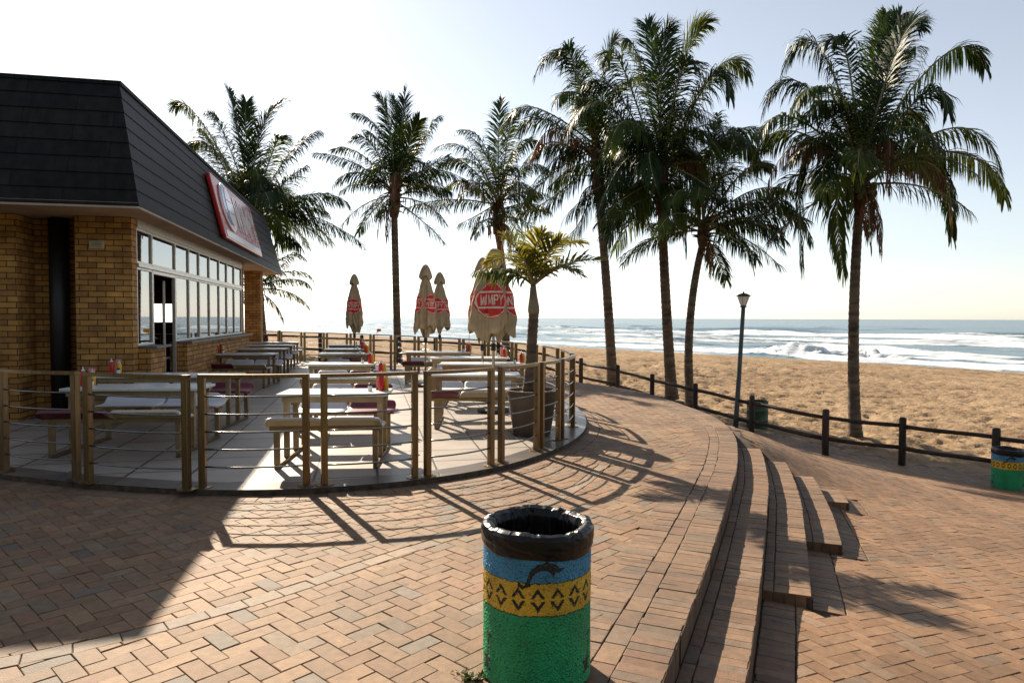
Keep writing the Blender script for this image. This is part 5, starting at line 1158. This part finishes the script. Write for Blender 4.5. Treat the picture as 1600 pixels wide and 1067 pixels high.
# ------------------------------------------------------------------ small far things: flags, seated person
for (x, y0, D_, lab, mt) in ((589, 522, 60, 'small red beach flag far off on the sand left of the palm trunk', 'red'), (733, 526, 48, 'small yellow beach flag far off beside the shaded parasol pair', 'yellow')):
    g_ = atd(x, y0, D_); zb = gz(g_.x, g_.y); fg = empty('beach_flag', (g_.x, g_.y, zb - .1)); tag(fg, lab, 'flag', 'beach flags'); zt = atd(x, 513, D_).z - zb + .1
    m_ = MB(); m_.lathe([(.025, 0), (.02, zt)], 8); m_.build('pole', M['polemetal'], fg); m_ = MB()
    vs = [(.02 + .34 * i / 5, .05 * math.sin(i * 1.3), zt - .04 - (.30 - .10 * i / 5) * j) for j in (0, 1) for i in range(6)]; m_.add(vs + [(a, b_ + .01, c) for a, b_, c in vs], [(i, i + 1, 7 + i, 6 + i) for i in range(5)] + [(12 + 6 + i, 12 + 7 + i, 12 + i + 1, 12 + i) for i in range(5)]); m_.build('flag_cloth', M[mt], fg)
def person(loc, rz, label):
    rt = empty('person', loc, rz); tag(rt, label, 'person')
    J = {'pelvis': (0, 0, .52), 'waist': (0, -.01, .68), 'chest': (0, -.02, .88), 'neck': (0, -.03, 1.04), 'head': (0, -.06, 1.18), 'crown': (0, -.05, 1.28),
         'sl': (-.18, -.02, .97), 'el': (-.23, -.1, .74), 'wl': (-.12, -.33, .72), 'hl': (-.07, -.40, .72), 'sr': (.18, -.02, .97), 'er': (.23, -.1, .74), 'wr': (.12, -.33, .72), 'hr': (.07, -.40, .72),
         'kl': (-.12, -.44, .52), 'al': (-.12, -.42, .10), 'tl': (-.12, -.56, .04), 'kr': (.12, -.44, .52), 'ar': (.12, -.42, .10), 'tr': (.12, -.56, .04), 'hpl': (-.1, -.02, .52), 'hpr': (.1, -.02, .52)}
    E_ = [('pelvis', 'waist'), ('waist', 'chest'), ('chest', 'neck'), ('neck', 'head'), ('head', 'crown'), ('chest', 'sl'), ('sl', 'el'), ('el', 'wl'), ('wl', 'hl'), ('chest', 'sr'), ('sr', 'er'), ('er', 'wr'), ('wr', 'hr'), ('pelvis', 'hpl'), ('hpl', 'kl'), ('kl', 'al'), ('al', 'tl'), ('pelvis', 'hpr'), ('hpr', 'kr'), ('kr', 'ar'), ('ar', 'tr')]
    rd = dict(pelvis=.14, waist=.13, chest=.14, neck=.055, head=.095, crown=.07, sl=.06, el=.045, wl=.032, hl=.035, sr=.06, er=.045, wr=.032, hr=.035, kl=.065, al=.045, tl=.04, kr=.065, ar=.045, tr=.04, hpl=.09, hpr=.09)
    ks = list(J); me = bpy.data.meshes.new('body'); me.from_pydata([J[k] for k in ks], [(ks.index(a), ks.index(b_)) for a, b_ in E_], []); o = bpy.data.objects.new('body', me); col.objects.link(o); o.parent = rt
    sk = o.modifiers.new('skin', 'SKIN'); o.modifiers.new('sub', 'SUBSURF').levels = 1; me.materials.append(M['cloth'])
    for i, k in enumerate(ks): me.skin_vertices[0].data[i].radius = (rd[k], rd[k]); me.skin_vertices[0].data[i].use_root = (k == 'pelvis')
    m_ = MB(); m_.lathe([(.001, 1.31), (.07, 1.30), (.105, 1.24), (.108, 1.17), (.09, 1.10)], 16, 0, -.035, cap=False); m_.build('hair', M['hair'], rt, smooth=True)
    return rt
g_ = atd(409, 560, 24.0); person((g_.x, g_.y, .0), R(0), 'dark figure seated just beyond the brick corner pillar')

# weeds in the joints
for n_, (x, y, lab) in enumerate(((742, 1060, 'small green weed tuft in the paving joint left of the foreground bin'), (716, 1049, 'tiny weed sprig in the paving joint, farther left of the foreground bin'))):
    g_ = atz(x, y, 0); wd_ = empty('weed', (g_.x, g_.y, 0)); tag(wd_, lab, 'weed'); m_ = MB(); rs = random.Random(n_)
    for k in range(60 if n_ == 0 else 22):
        a = rs.uniform(0, 6.28); l_ = rs.uniform(.012, .045) * (1 if n_ == 0 else .6); o_ = Vector((rs.uniform(-.05, .05), rs.uniform(-.018, .018), -.002)); d = Vector((math.cos(a), math.sin(a), rs.uniform(.3, 1.2))).normalized(); sd = Vector((-math.sin(a), math.cos(a), 0)) * l_ * .22
        m_.add([o_, o_ + d * l_ * .5 + sd, o_ + d * l_, o_ + d * l_ * .5 - sd], [(0, 1, 2, 3)])
    m_.build('leaves', M['leafb'], wd_)

# unseen green hill added behind the camera to cut the sky fill light
xs = np.linspace(-70, 70, 90); ys = np.linspace(-75, -9, 50); X, Y = np.meshgrid(xs, ys)
t = np.clip((-9 - Y) / 16, 0, 1); t = t * t * (3 - 2 * t); Z = -.6 + t * (12 + 3 * fbm(X / 14, Y / 14, 4, 3)) + .8 * fbm(X / 2.2, Y / 2.2, 4, 8) * t
tag(np_mesh('sky_block_hill', np.stack([X, Y, Z], -1).reshape(-1, 3), grid_faces(*X.shape), mat('sky_block_green', (.05, .065, .025), .9, var=.4, scale=.6, bump=.3, bscale=2)), kind='structure')
